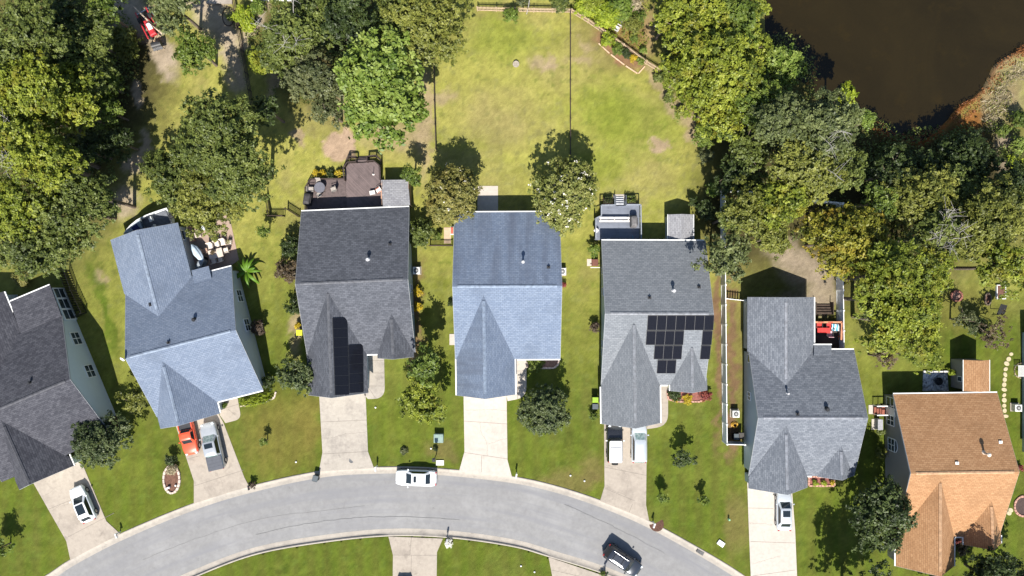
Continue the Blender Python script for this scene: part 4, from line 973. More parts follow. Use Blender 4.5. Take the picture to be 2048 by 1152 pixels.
# shrubs behind the lawn and along its edge
for i, (x, y, r_, hh, k, lb) in enumerate([
 (1172, 14, 28, 2.0, 'lime', 'yellow-green bush right of the fence corner at the top edge'), (1215, 32, 32, 2.2, 'lime', 'yellow-green bush outside the wooden fence, second from the corner'),
 (1185, 4, 26, 2.4, 'yg', 'yellow-green bush cut by the top edge beyond the fence'), (1240, 18, 30, 2.4, 'bright', 'bright bush at the top edge beside the white-flowered one'),
 (1268, 8, 18, 2, 'straw', 'pale white-flowered bush at the top edge'), (1262, 52, 24, 2, 'olivey', 'olive bush beside the pair of white garden chairs'),
 (1278, 38, 17, 1.8, 'green', 'green bush at the edge of the mown strip'), (1045, 2, 18, 1.6, 'sage', 'dull green bush behind the bare dead branch'),
 (1120, 6, 22, 1.8, 'olive', 'olive bush behind the wooden fence at the top edge'), (1268, 78, 10, 1.0, 'green', 'small green bush on the bare bank behind the flower bed'),
 (1217, 80, 17, 1.6, 'lime', 'bright lime bush at the left end of the edged flower bed'), (1235, 98, 15, 1.2, 'green', 'green plant in the middle of the edged flower bed'),
 (1252, 107, 11, 1.5, 'dark', 'dark bush beside the yellow one in the edged flower bed'), (1266, 117, 10, 1.0, 'yellow', 'bright yellow bush in the edged flower bed'),
 (1281, 122, 10, 1.2, 'green', 'green bush at the right tip of the edged flower bed'), (1286, 101, 8, 1.0, 'bright', 'small bright bush behind the right tip of the flower bed'),
 (1022, 33, 18, 2.2, 'bright', 'clipped round light green bush against the wooden fence'), (1318, 155, 14, 1.2, 'olive', 'low olive bush at the start of the curved lawn edge'),
 (1338, 195, 14, 1.2, 'olive', 'low olive bush on the curved lawn edge, second along'), (1362, 225, 14, 1.2, 'olivey', 'low olive-yellow bush on the curved lawn edge below the trees'),
 (1400, 243, 9, 1.2, 'yellow', 'small yellow-flowering bush left of the large one'), (1432, 258, 17, 2.2, 'yellow', 'large bright yellow-flowering bush at the lawn corner'),
 (1408, 275, 26, 2.4, 'green', 'green bush below the yellow-flowering ones'), (1412, 312, 18, 2.0, 'sage', 'feathery grey-green bush at the lawn corner'),
 (1424, 380, 17, 2.0, 'bright', 'bright green bush left of the white fence corner'), (1410, 420, 22, 3.0, 'dark', 'dark bush behind the grey shed'), (1385, 405, 12, 2, 'dark', 'dark bush at the top right corner of the grey shed'),
 (1187, 500, 13, 2.0, 'bright', 'bright green bush at the rear left corner of the grey solar roof'), (1189, 655, 11, 1.6, 'purple', 'purple bush against the left wall of the grey solar house'),
 (1187, 831, 11, 1.4, 'green', 'clipped green bush left of the garage with the two cars'), (835, 583, 11, 1.1, 'yellow', 'yellow round bush by the charcoal house wall, upper of two'),
 (836, 614, 11, 1.1, 'yellow', 'yellow round bush by the charcoal house wall, lower of two'), (902, 607, 6, .9, 'dark', 'small dark bush on the left wall of the streaked blue house'),
 (1127, 570, 6, 1.0, 'red', 'small reddish plant by the right wall of the streaked blue house'), (878, 472, 8, 1.2, 'green', 'narrow green bush beside the buff path'),
 (632, 347, 8, .9, 'yellow', 'yellow bush behind the deck, leftmost of the row'), (644, 346, 8, .9, 'yellow', 'yellow bush behind the deck, second of the row'), (661, 350, 10, .9, 'dark', 'dark green bush in the middle of the row behind the deck'), (678, 347, 8, .9, 'yellow', 'yellow bush behind the deck, nearest the steps'),
 (343, 918, 13, 1.6, 'dark', 'dark bush at the top of the stone-edged island bed'), (344, 938, 13, 1.0, 'straw', 'pale dry plant in the stone-edged island bed'),
 (1760, 863, 9, 1.2, 'olive', 'small olive bush by the tan house wall, below the utility cabinet'), (1762, 905, 12, 1.3, 'olivey', 'yellowish bush by the tan house wall below the arched window'), (1757, 992, 6, .9, 'rust', 'small orange plant beside the tan house wall'),
 (2005, 262, 14, 1.8, 'green', 'round green bush on the right bank'), (2038, 240, 22, 2.4, 'green', 'green bush cut by the right edge near the bank'), (2035, 290, 20, 2.2, 'bright', 'bright green bush at the right edge below the bank'),
 (2025, 325, 18, 2.0, 'lime', 'yellow-green bush at the right edge beside the dark tree'),
 (1350, 789, 16, .7, 'dark', 'low dark shrub in the front bed of the grey solar house'), (1351, 797, 7, .5, 'yellow', 'yellow flowers in the front bed of the grey solar house, left clump'), (1376, 798, 11, .5, 'yellow', 'yellow flowers in the front bed of the grey solar house, right clump'), (1412, 792, 14, 1.1, 'red', 'reddish shrub at the end of the grey solar house front bed'),
 (1630, 966, 6, .6, 'lime', 'small lime plant in the stone-edged bed of the slate house, left one'), (1647, 967, 6, .6, 'lime', 'small lime plant in the stone-edged bed of the slate house, right one'), (1664, 965, 5, .6, 'yellow', 'small yellow plant in the stone-edged bed of the slate house'), (1680, 965, 8, 1.0, 'olivey', 'olive plant at the right end of the slate house bed'),
 (1070, 727, 20, .5, 'green', 'low green plants in the mulch bed below the streaked blue eave'), (1915, 1082, 8, .8, 'red', 'red-leaved plant between the tan garage and porch gable'), (1924, 1098, 14, 1.0, 'brown', 'brown bush between the tan garage and porch gable'),
 (449, 810, 7, .9, 'green', 'potted plant beside the angled blue house front door'), (872, 898, 5, .5, 'dark', 'tiny dark plant beside the green utility box'), (808, 902, 9, .4, 'sage', 'dead grey grass tuft on the front lawn'),
 (47, 556, 22, 1.0, 'crepe', 'yellow-leaved low plants behind the dark-roofed house'), (460, 36, 8, .7, 'green', 'low plant inside the oval edging ring'), (1902, 745, 7, 1.4, 'lime', 'climbing plant on the corner of the tan-roofed shed'),
 (2040, 935, 7, .7, 'red', 'red flowers at the right edge beside the tan roof'), (497, 105, 7, 1.2, 'olive', 'vine tuft on the dark fence by the sandy track'),
]):
    shrub(x, y, r_, hh, k, lb, leaf=.13 if r_ < 12 else (.2 if r_ > 24 else .16), dens=3.2 if r_ < 12 else 2.4, stems=r_ > 9)
cover('undergrowth', 'dark leafy undergrowth on the floor of the left-hand wood', 'undergrowth', [(90, 200, 150, 220, 0), (220, 120, 60, 110, 0), (170, 300, 80, 80, 0), (660, 60, 170, 90, 0), (600, 130, 80, 80, 0)], 'olive', .28, 34, 1.2)
cover('undergrowth', 'dark leafy undergrowth below the right-hand trees round the pond', 'undergrowth', [(1640, 350, 190, 140, 0), (1880, 380, 170, 130, 0), (1430, 110, 110, 120, 0), (1960, 330, 90, 90, 0), (1470, 390, 60, 70, 0), (1560, 150, 70, 80, 0), (1780, 480, 90, 90, 0)], 'olive', .28, 34, 1.2)
cover('shore_weeds', 'rust-coloured water weeds along the edge of the brown pond', 'weeds', [(1800, 280, 60, 13, 8), (1845, 272, 34, 9, -20), (1768, 262, 30, 10, 40), (1740, 240, 20, 8, 30), (1880, 262, 26, 10, -40), (1930, 222, 36, 16, -38), (1980, 175, 40, 13, -50), (2025, 118, 44, 11, -28), (2060, 100, 30, 12, 0)], 'rust', .17, 60, .25)
cover('dry_grass', 'pale dry grass on the right-hand bank above the rust-coloured weeds', 'grass', [(2020, 180, 30, 46, 30), (1985, 215, 26, 34, 30), (1975, 255, 30, 26, 0), (2040, 150, 20, 30, 0)], 'straw', .75, 24, .5, .10)
cover('bank_weeds', 'green and rusty weeds on the right-hand pond bank', 'weeds', [(1985, 240, 40, 40, 0), (2010, 190, 34, 50, 30), (1960, 265, 30, 20, 0)], 'olivey', .2, 26, .5)
cover('bank_weeds', 'green and yellow weeds on the slope behind the wooden fence', 'weeds', [(1215, 35, 50, 34, 20), (1240, 18, 60, 30, 0), (1268, 72, 30, 30, 0), (1175, 10, 36, 16, 0)], 'yg', .18, 40, .5)
cover('fence_vine', 'leafy vine growing along the dark fence by the sandy track', 'vine', [(478, 80, 4, 40, -8), (490, 140, 4, 40, -10)], 'olive', .15, 60, .9)
# ------------------------------------------------------------------ vehicles (x forward)
def paint(name, col, rough=.25, metal=0.0): return M(name, col, rough, metal, .04, 1.5, coat=.6, spec=.5)
carglass, nt, b, L = newmat('car_glass'); b.inputs['Base Color'].default_value = (.012, .018, .022, 1); b.inputs['Roughness'].default_value = .06; b.inputs['Specular IOR Level'].default_value = .7
tealglass, nt, b, L = newmat('car_glass_sunshade'); L.new(mixc(nt, (.10, .17, .17), (.34, .42, .40), ramp(nt, noise(nt, 4, 3), 0, 1)), b.inputs['Base Color']); b.inputs['Roughness'].default_value = .08
tyrem = M('tyre', (.018, .018, .018), .85); rimm = M('alloy', (.45, .45, .46), .35, .8); lampm = M('headlight_glass', (.55, .58, .6), .15); tailm = M('tail_light', (.30, .012, .012), .25)
def car(name, label, cat, px, py, ang, pm, Lg=4.6, W=1.82, Hh=1.45, hood=.95, bonnet=1.25, ws=.75, rear=.55, boot=.55, boot_h=.95, kind='sedan', roofm=None, glass=None, sunroof=None, hoodm=None, bed=None, round_=.16, tumble=.16, group=None, rack=False, spare=False):
    """bonnet/boot: lengths of the deck before/after the glasshouse; ws/rear: plan length of windscreen and rear window"""
    p = P(px, py, .7); t = thing(name, label, cat, (p.x, p.y, -.085 if kind == 'road' else .05), R(ang), group)
    glass = glass or carglass; roofm = roofm or pm
    hw = W / 2; h2 = Lg / 2; x_b = h2 - bonnet; x_r = -h2 + boot
    rows = []
    st = [(-h2, .66, .5), (-h2 + .06, .80, .82), (-h2 + .25, .93, .97), (-h2 + boot * .9 + .1, 1, 1), (0, 1, 1), (x_b, 1, 1), (h2 - .75, .98, .96), (h2 - .32, .90, .90), (h2 - .08, .74, .78), (h2, .55, .60)]
    for x, wf, zf in st:
        zt = (hood if x > x_b - .1 else (boot_h if x < x_r + .1 else (hood + boot_h) / 2)) * (zf if abs(x) > h2 - .5 else 1)
        if kind == 'box': wf = max(wf, .86 if abs(x) > h2 - .03 else .95)
        w_ = hw * wf; z0 = .30
        rows.append([(x, -w_ * .93, z0), (x, -w_, .48), (x, -w_, zt - .16), (x, -w_ * .95, zt - .04), (x, -w_ * .80, zt), (x, 0, zt + .025), (x, w_ * .80, zt), (x, w_ * .95, zt - .04), (x, w_, zt - .16), (x, w_, .48), (x, w_ * .93, z0)])
    mb = MB().grid(rows); mb.cap(rows[0][::-1]); mb.cap(rows[-1]); mb.grid([rows[0], rows[0]])
    body = mb.build('body', pm, t, smooth=True)
    MB().box((0, 0, .28), (Lg * .9, W * .8, .14)).build('underbody', blackp, t)
    if hoodm: # bonnet panel in another colour
        q = [r for r in rows if r[0][0] >= x_b - .05]; MB().grid([[Vector(v) + Vector((0, 0, .012)) for v in r[3:8]] for r in q]).build('bonnet', hoodm, t, smooth=True)
    # glasshouse: painted shell with glass panels set proud
    zb0, zb1 = hood - .02, boot_h - .02; xf0, xf1 = x_b, x_b - ws; xr0, xr1 = x_r, x_r + rear; wb = hw * .90; wt = hw * .90 - tumble
    cf = .10   # corner rounding of the roof
    B_ = [(xf0, wb * .93, zb0), (xr0, wb * .93, zb1)]
    roofring = [(xf1, -wt + cf), (xf1 - cf, -wt), (xr1 + cf, -wt), (xr1, -wt + cf), (xr1, wt - cf), (xr1 + cf, wt), (xf1 - cf, wt), (xf1, wt - cf)]
    basering = [(xf0, -wb + cf * 2), (xf0 - cf * 2, -wb), (xr0 + cf * 2, -wb), (xr0, -wb + cf * 2), (xr0, wb - cf * 2), (xr0 + cf * 2, wb), (xf0 - cf * 2, wb), (xf0, wb - cf * 2)]
    zb = lambda x: zb0 + (zb1 - zb0) * (xf0 - x) / (xf0 - xr0)
    base = [(x, y, zb(x) - .05) for x, y in basering]; top = [(x, y, Hh - .05) for x, y in roofring]
    MB().grid([base, top], True).build('pillar_frame', pm, t, smooth=False)
    ins = [(x * 1.0 + (-.08 if x > 0 else .08), y * .9, Hh) for x, y in roofring]
    cen = [((xf1 + xr1) / 2 + (x - (xf1 + xr1) / 2) * .5, y * .5, Hh + .03) for x, y in roofring]
    m = MB().grid([top, ins, cen], True); m.cap(cen); roof = m.build('roof', roofm, t, smooth=True)
    def glas(nm, a, b_, c, d, k=.93, off=.012, mat=None, kx=None):
        a, b_, c, d = map(Vector, (a, b_, c, d)); ce = (a + b_ + c + d) / 4; nr = (b_ - a).cross(c - a).normalized()
        if nr.dot(Vector((ce.x * .2, ce.y, .6))) < 0 and nm == 'side_window': nr = -nr
        if nm != 'side_window' and nr.z < 0: nr = -nr
        if nm == 'side_window' and nr.y * ce.y < 0: nr = -nr
        q = [ce + (p_ - ce) * k + nr * off for p_ in (a, b_, c, d)]
        lo = [p_ - nr * .03 for p_ in q]; m_ = MB(); m_.grid([lo, q], True); m_.cap(q); return m_.build(nm, mat or glass, t)
    glas('windshield', base[7], top[7], top[0], base[0], .95)
    glas('rear_window', base[3], top[3], top[4], base[4], .93)
    for i0, i1 in ((1, 2), (5, 6)):
        glas('side_window', base[i0], base[i1], top[i1], top[i0], .92, mat=carglass)
    if sunroof:
        x0, l_, w_ = sunroof; MB().box((x0, 0, Hh + .032), (l_, w_, .02)).build('sunroof', carglass, t)
    for sx in (h2 - .85, -h2 + .85):
        for sy in (-1, 1):
            w_ = MB().cyl((sx, sy * (hw - .22), .33), (sx, sy * (hw + .012), .33), .335, n=18).build('wheel', tyrem, t)
            MB().cyl((sx, sy * (hw - .1), .33), (sx, sy * (hw + .02), .33), .21, n=14).build('rim', rimm, w_)
    for sy in (-1, 1):
        MB().box((xf0 - .35, sy * (hw + .09), hood + .08), (.14, .2, .13), (1, .0), .03).build('mirror', roofm if kind == 'box' else pm, t)
        MB().box((h2 - .20, sy * hw * .64, hood - .2), (.26, .30, .12), (1, -sy * .6), .04).build('headlight', lampm, t)
        MB().box((-h2 + .10, sy * hw * .70, boot_h - .2), (.14, .30, .14), (1, sy * .3), .03).build('tail_light', tailm, t)
    if rack:
        for sy in (-1, 1):
            m_ = MB(); m_.cyl((xf1 - .25, sy * wt * .8, Hh + .08), (xr1 + .2, sy * wt * .8, Hh + .08), .022); [m_.cyl((x, sy * wt * .8, Hh - .02), (x, sy * wt * .8, Hh + .08), .02) for x in (xf1 - .3, xr1 + .25)]
            m_.build('roof_rail', rimm, t)
        for x in (xf1 - .75, xr1 + .55):
            MB().cyl((x, -wt * .8, Hh + .09), (x, wt * .8, Hh + .09), .022).build('roof_bar', blackp, t)
    if spare: MB().cyl((-h2 - .0, 0, .95), (-h2 - .24, 0, .95), .38, n=18).build('spare_wheel', tyrem, t)
    if bed:
        x0, x1 = -h2 + .12, x_r - .02; bl = x1 - x0
        if bed == 'cover':
            m_ = MB().box(((x0 + x1) / 2, 0, boot_h + .05), (bl + .1, W * .93, .07), (1, 0), .02); 
            for k in (1, 2, 3): m_.box((x0 + bl * k / 4, 0, boot_h + .09), (.04, W * .90, .02))
            m_.build('bed_cover', M('bed_cover_vinyl', (.07, .075, .09), .6, var=.1), t)
        else:
            MB().box(((x0 + x1) / 2, 0, boot_h + .02), (bl, W * .80, .04)).build('bed_liner', M('bed_liner_black', (.02, .02, .025), .7), t)
            m_ = MB(); 
            for sy in (-1, 1): m_.box(((x0 + x1) / 2, sy * W * .435, boot_h + .06), (bl, .12, .12), (1, 0), .03)
            m_.box((x0, 0, boot_h + .06), (.08, W * .9, .12), (1, 0), .02); m_.build('bed_rail', pm, t)
    return t
pw = paint('paint_white', (.74, .75, .76)); psil = paint('paint_silver', (.40, .42, .44), .3, .35); pred = paint('paint_orange_red', (.62, .075, .025), .4); pdark = paint('paint_dark_blue', (.030, .036, .048), .22, .3); pblk = paint('paint_black', (.012, .013, .016), .25); pslv2 = paint('paint_silver_pale', (.50, .53, .56), .28, .3)
car('white_hatchback', 'white hatchback with big dark sunroof on the driveway of the dark-roofed house', 'car', 166, 1008, 113, pw, 4.35, 1.80, 1.48, .98, 1.05, .85, .45, .22, 1.0, sunroof=(-.45, 1.15, .95))
car('red_pickup', 'orange-red pickup truck with open bed, nose towards the road', 'pickup truck', 376, 868, -77.5, pred, 4.9, 1.75, 1.58, 1.02, 1.35, .55, .22, 1.9, .98, bed='open', tumble=.12)
car('silver_pickup', 'silver pickup truck with sunroof and dark cover over its bed', 'pickup truck', 426, 892, 103, psil, 5.6, 1.92, 1.82, 1.12, 1.35, .75, .25, 1.65, 1.18, bed='cover', sunroof=(.25, .55, .95), glass=tealglass, tumble=.15)
car('white_sedan', 'white sedan with small sunroof parked along the kerb, facing left', 'car', 832, 956, 178.5, pw, 4.8, 1.84, 1.46, .95, 1.15, .80, .62, .62, 1.02, kind='road', sunroof=(.05, .32, .72))
car('black_suv', 'boxy black off-road car with a white hard top and spare wheel', 'car', 1229, 886, 90, pblk, 4.4, 1.84, 1.82, 1.12, 1.45, .28, .10, .06, 1.15, kind='box', roofm=paint('hardtop_white', (.78, .78, .78)), rack=True, spare=True, tumble=.10)
car('silver_minivan', 'silver wagon with sunshade behind its windscreen, beside the black off-road car', 'car', 1278, 886, 90, pslv2, 4.6, 1.80, 1.62, 1.02, .95, .80, .28, .08, 1.05, glass=tealglass)
car('dark_suv', 'dark blue estate car driving along the road at the bottom', 'car', 1246, 1121, -34, pdark, 4.75, 1.86, 1.68, 1.05, 1.15, .72, .30, .12, 1.10, kind='road', rack=True)
car('silver_sedan', 'silver-white sedan half under the slate garage eave', 'car', 1568, 1022, 90, pslv2, 4.6, 1.78, 1.45, .95, 1.05, .75, .55, .5, 1.0, sunroof=(-.1, .7, .85))
car('dark_sedan', 'dark car cut by the bottom edge on the lower driveway', 'car', 808, 1199, 90, pblk, 4.7, 1.82, 1.45)

# boat on trailer behind the angled blue house
t = thing('motor_boat', 'white motor boat with dark blue seat cover under the oak, behind the angled house', 'boat', P(308, 452, .8), R(22 + 180))
gel = M('gelcoat', (.70, .72, .72), .3, coat=.4)
rows, rim = [], []
for x, w_, z in ((-2.7, 1.05, 1.35), (-1.6, 1.12, 1.4), (-.3, 1.15, 1.45), (.9, 1.02, 1.5), (1.8, .72, 1.57), (2.5, .32, 1.65), (2.85, .03, 1.72)):
    rows.append([(x, -w_, z), (x, -w_ * .92, .95), (x, -w_ * .4, .55), (x, 0, .45), (x, w_ * .4, .55), (x, w_ * .92, .95), (x, w_, z)])
    rim.append((x, w_, z))
m = MB().grid(rows); m.cap(rows[0]); m.grid([[(x, -w_, z), (x, -w_ + min(.16, w_), z + .02)] for x, w_, z in rim]); m.grid([[(x, w_, z), (x, w_ - min(.16, w_), z + .02)] for x, w_, z in rim])
m.build('hull', gel, t, smooth=True)
MB().face([(.6, -1.0, 1.5), (1.8, -.7, 1.55), (2.75, 0, 1.66), (1.8, .7, 1.55), (.6, 1.0, 1.5)]).build('foredeck', M('deck_pad', (.36, .42, .46), .5), t)
MB().box((-.9, 0, 1.02), (2.9, 1.8, .06)).build('cockpit_floor', M('cockpit_grey', (.12, .13, .15), .7), t)
MB().box((1.35, -.1, 1.60), (.75, .75, .12), (1, .3), .05).build('seat_cover', M('navy_canvas', (.012, .025, .11), .8), t)
m = MB(); 
for y in (-.62, 0, .62): m.face([(.25, y - .28, 1.95), (.65, y - .29, 1.5), (.65, y + .29, 1.5), (.25, y + .28, 1.95)])
m.build('windscreen', carglass, t)
for y in (-.5, .5):
    m = MB().box((-.5, y, 1.25), (.5, .5, .12), (1, 0), .04); m.box((-.75, y, 1.5), (.1, .5, .5), (1, 0), .03); m.build('seat', gel, t)
m = MB().box((-2.9, 0, 1.3), (.45, .5, .55), (1, 0), .12); m.box((-3.0, 0, .8), (.18, .16, .9)); m.build('outboard_motor', blackp, t)
m = MB(); 
for y in (-.5, .5): m.box((0, y, .42), (4.8, .1, .1))
m.box((3.0, 0, .42), (1.6, .1, .1)); m.build('trailer', rimm, t)
for y in (-.95, .95): MB().cyl((-.6, y - .1, .32), (-.6, y + .1, .32), .32, n=14).build('wheel', tyrem, t)

# ------------------------------------------------------------------ fences
def rail_fence(name, label, pts, h, mat, z_r=(.15, .95), rw=.05, post=.08, gap=2.4, picket=0.0, solid=False, top=None, cat='fence', zbase=-.1):
    """pts: ground pixels. posts are parts; rails, pickets or panels one part each run"""
    p = [P(*q) for q in pts]; t = thing(name, label, cat, (p[0].x, p[0].y, 0)); o = Vector((p[0].x, p[0].y, 0)); n_post = 0
    rails, pk = MB(), MB()
    for i in range(len(p) - 1):
        a, b_ = p[i] - o, p[i + 1] - o; d = b_ - a; L_ = d.length; d.normalize(); n = max(1, round(L_ / gap)); c = (a + b_) / 2
        for k in range(n + (1 if i == len(p) - 2 else 0)):
            q = a + d * (L_ * k / n); mb = MB().box((q.x, q.y, (h + zbase) / 2 + .03), (post, post, h - zbase + .06), d.to_2d())
            mb.box((q.x, q.y, h + .08), (post * 1.35, post * 1.35, .05), d.to_2d(), .02); mb.build('post', top or mat, t)
        for f in z_r: rails.box((c.x, c.y, h * f), (L_, rw, rw * 1.6 if not solid else .12), d.to_2d())
        if solid: pk.box((c.x, c.y, h * .5), (L_, .025, h * .86), d.to_2d())
        elif picket:
            m_ = int(L_ / picket)
            for k in range(m_):
                q = a + d * (picket * (k + .5)); nn__ = Vector((-d.y, d.x, 0)) * (rw * .5 + .012); pk.box((q.x + nn__.x, q.y + nn__.y, h * .52), (picket * .5, .018, h * 1.0), d.to_2d())
    rails.build('rail', top or mat, t)
    if pk.f: pk.build('panel' if solid else 'pickets', mat, t)
    return t
vinyl = M('vinyl_white', (.78, .78, .76), .4, var=.04); vinylp = M('vinyl_panel', (.62, .66, .68), .45, var=.06); woodp = M('fence_wood', (.40, .30, .20), .85, var=.25, scale=6); woodd = M('fence_wood_dark', (.055, .038, .028), .85, var=.3); alub = M('fence_black', (.012, .012, .013), .5)
rail_fence('vinyl_fence', 'tall white vinyl privacy fence running beside the slate-roofed house', [(1441, 383), (1442, 570), (1445, 882), (1480, 883)], 1.83, vinylp, (.07, .97), .08, .13, 2.4, solid=True, top=vinyl)
rail_fence('vinyl_fence', 'white vinyl fence across the back under the trees', [(1445, 382), (1490, 388), (1590, 400), (1672, 410), (1673, 470)], 1.83, vinylp, (.07, .97), .08, .13, 2.4, solid=True, top=vinyl)
rail_fence('vinyl_fence', 'white vinyl fence behind the red patio set, right of the slate house', [(1672, 540), (1674, 700)], 1.83, vinylp, (.07, .97), .08, .13, 2.4, solid=True, top=vinyl)
rail_fence('yard_gate', 'low white gate between the vinyl fence and slate house', [(1447, 597), (1483, 601)], 1.2, vinyl, (.1, .9), .05, .09, 1.8, picket=.3, cat='gate')
rail_fence('picket_fence', 'weathered wooden picket fence along the top of the open lawn', [(955, 22), (1030, 24), (1142, 26)], 1.2, woodp, (.2, .8), .06, .09, 2.4, picket=.16)
rail_fence('picket_fence', 'weathered wooden picket fence slanting down from the lawn corner', [(1142, 26), (1175, 46), (1208, 69), (1245, 95), (1290, 128), (1318, 145)], 1.2, woodp, (.2, .8), .06, .09, 2.4, picket=.16)
rail_fence('wire_fence', 'thin dark fence line dividing the open lawn down the middle', [(1140, 28), (1140, 165), (1140, 318)], 1.15, woodd, (.12, .5, .94), .05, .09, 2.4)
rail_fence('wire_fence', 'thin dark fence line along the left side of the open lawn', [(869, 118), (870, 205), (873, 300)], 1.15, woodd, (.12, .5, .94), .04, .08, 2.4)
rail_fence('wire_fence', 'dark vine-grown fence beside the sandy track at the top left', [(470, -5), (480, 60), (497, 150), (509, 218)], 1.2, woodd, (.12, .5, .94), .06, .09, 2.4)
rail_fence('picket_fence', 'white picket fence at the top edge left of the olive trees', [(505, 3), (590, 3)], 1.1, vinyl, (.2, .8), .06, .09, 2.4, picket=.16)
rail_fence('picket_fence', 'dark brown picket fence in an L beside the charcoal-roofed house', [(535, 392), (542, 433), (570, 433)], 1.15, woodd, (.15, .9), .05, .09, 2.0, picket=.14)
rail_fence('picket_gate', 'dark brown picket gate swung open at the corner of the charcoal house', [(576, 419), (600, 434)], 1.15, woodd, (.15, .9), .05, .09, 2.0, picket=.14, cat='gate')
rail_fence('picket_fence', 'short dark picket fence between the charcoal and streaked blue houses', [(860, 492), (905, 492)], 1.0, woodd, (.15, .9), .05, .08, 2.0, picket=.14)
rail_fence('metal_fence', 'black metal railing round the sunroom yard of the dark-roofed house', [(139, 540), (153, 580), (174, 625), (142, 640)], 1.25, alub, (.1, .9), .04, .06, 1.9, picket=.3)
rail_fence('metal_fence', 'inner black metal railing close to the sunroom', [(128, 545), (146, 590), (162, 626)], 1.1, alub, (.1, .9), .04, .06, 1.9, picket=.3)

# ------------------------------------------------------------------ small yard things
def mailbox(px, py, ang, label, h=1.05, mat=None):
    p = P(px, py); t = thing('mailbox', label, 'mailbox', (p.x, p.y, 0), R(ang), 'mailboxes along the kerb'); mat = mat or white
    MB().box((0, 0, h / 2 - .1), (.10, .10, h)).build('post', mat, t)
    m = MB(); rw = [[(x, y * .10, h - .1 + z) for y, z in ((-1, 0), (-1, .12), (-.7, .2), (0, .24), (.7, .2), (1, .12), (1, 0))] for x in (-.12, .42)]
    m.grid(rw); m.cap(rw[0][::-1]); m.cap(rw[1]); m.box((.15, 0, h - .12), (.5, .17, .04)); m.build('box', mat, t)
    MB().box((.1, .115, h + .1), (.04, .02, .18)).build('flag', M('flag_red', (.5, .03, .02), .5), t)
    return t
mailbox(754.5, 931, -90, 'white mailbox at the kerb just left of the parked white sedan'); mailbox(1033, 945, -100, 'white mailbox at the kerb right of the pale driveway')
mailbox(1306, 1043, -110, 'white mailbox in the small mulch ring by the driveway of the two cars'); mailbox(241, 1063, -70, 'white mailbox by the driveway of the white hatchback')
mailbox(503, 968, -80, 'dark mailbox with planting at the end of the two-pickup driveway', mat=M('mailbox_black', (.03, .03, .03), .5)); mailbox(895, 1079, 80, 'grey mailbox in flowers on the lower kerb', mat=M('mailbox_grey', (.4, .4, .4), .5)); mailbox(1210, 1143, 60, 'dark green mailbox at the lower kerb beside the dark car', mat=M('mailbox_green', (.03, .05, .03), .5))
for px, py, r_, hh, k, lb in ((506, 968, 9, .9, 'purple', 'dark purple plant round the dark mailbox'), (897, 1086, 9, .5, 'white', 'white flowers round the grey mailbox'), (1205, 1147, 6, .5, 'green', 'green plant round the dark green mailbox')): shrub(px, py, r_, hh, k, lb, leaf=.12, dens=3, stems=False)
MB().cyl(P(1313, 1048, -.05), P(1313, 1048, .03), .85, n=20).build('mulch_ring', M('mulch', (.12, .06, .04), .95, var=.4, scale=9))
tag(bpy.data.objects['mulch_ring'], 'round brown mulch ring round the mailbox by the two-car driveway', 'mulch ring')
def bin_(px, py, ang, label, body, lid, z=.03):
    p = P(px, py); t = thing('wheelie_bin', label, 'trash bin', (p.x, p.y, z), R(ang))
    m = MB(); a = [(x * .24, y * .25, .06) for x, y in ((-1, -1), (1, -1), (1, 1), (-1, 1))]; b_ = [(x * .32, y * .30, 1.0) for x, y in ((-1, -1), (1, -1), (1, 1), (-1, 1))]
    m.grid([a, b_], True); m.cap(b_); m.cap(a[::-1]); m.build('body', body, t)
    m = MB().box((.02, 0, 1.03), (.70, .64, .06), (1, 0), .03); m.build('lid', lid, t)
    MB().cyl((-.36, -.26, .98), (-.36, .26, .98), .025).build('handle', blackp, t)
    for y in (-.27, .27): MB().cyl((-.27, y - .03, .12), (-.27, y + .03, .12), .12, n=12).build('wheel', tyrem, t)
    return t
binb = M('bin_black', (.022, .026, .028), .5); bing = M('bin_lime', (.22, .36, .02), .5); bint = M('bin_slate', (.06, .075, .085), .5)
bin_(634.5, 953, 76, 'black trash bin with a lime handle band standing in the road gutter', binb, bint, -.08)
t = bin_(1189, 797, 180, 'black trash bin with lime lid beside the two-car garage, upper of two', binb, bing); bin_(1189, 810, 180, 'dark grey trash bin beside the two-car garage, lower of two', binb, bint)
bin_(604, 664, 180, 'bright yellow recycling bin by the left wall of the charcoal-roofed house', M('bin_yellow', (.55, .60, .02), .5), M('bin_yellow_lid', (.62, .66, .02), .5))
MB().box(P(635, 950, 1.0), (.66, .10, .06)).build('lime_strap', bing); o = bpy.data.objects['lime_strap']
for b_ in bpy.data.objects:
    if b_.name.startswith('wheelie_bin') and 'gutter' in b_['label']:
        o.data.transform(__import__('mathutils').Matrix.Translation(o.location)); o.location = (0, 0, 0)
        me_ = o.data; c0 = sum((v.co for v in me_.vertices), Vector()) / 8
        for v in me_.vertices: v.co -= c0
        o.parent = b_; o.location = (-.2, 0, 1.075); o.rotation_euler = (0, 0, R(90))
def aircon(px, py, label):
    p = P(px, py, .75); t = thing('air_conditioner', label, 'air conditioner', (p.x, p.y, 0), 0, 'air conditioners beside the houses')
    MB().box((0, 0, .04), (1.0, 1.0, .12)).build('pad', conA, t)
    MB().box((0, 0, .45), (.82, .82, .72), (1, 0), .04).build('casing', M('ac_white', (.66, .66, .64), .5), t)
    f = MB().cyl((0, 0, .81), (0, 0, .822), .30, n=20).build('fan_grille', M('ac_dark', (.035, .038, .04), .6), t)
    m = MB(); 
    for k in range(4): a = k * math.pi / 4; m.box((0, 0, .828), (.56, .03, .01), (math.cos(a), math.sin(a)))
    m.cyl((0, 0, .82), (0, 0, .84), .09, n=10); m.build('fan_blade', M('ac_grey', (.4, .4, .4), .5), f)
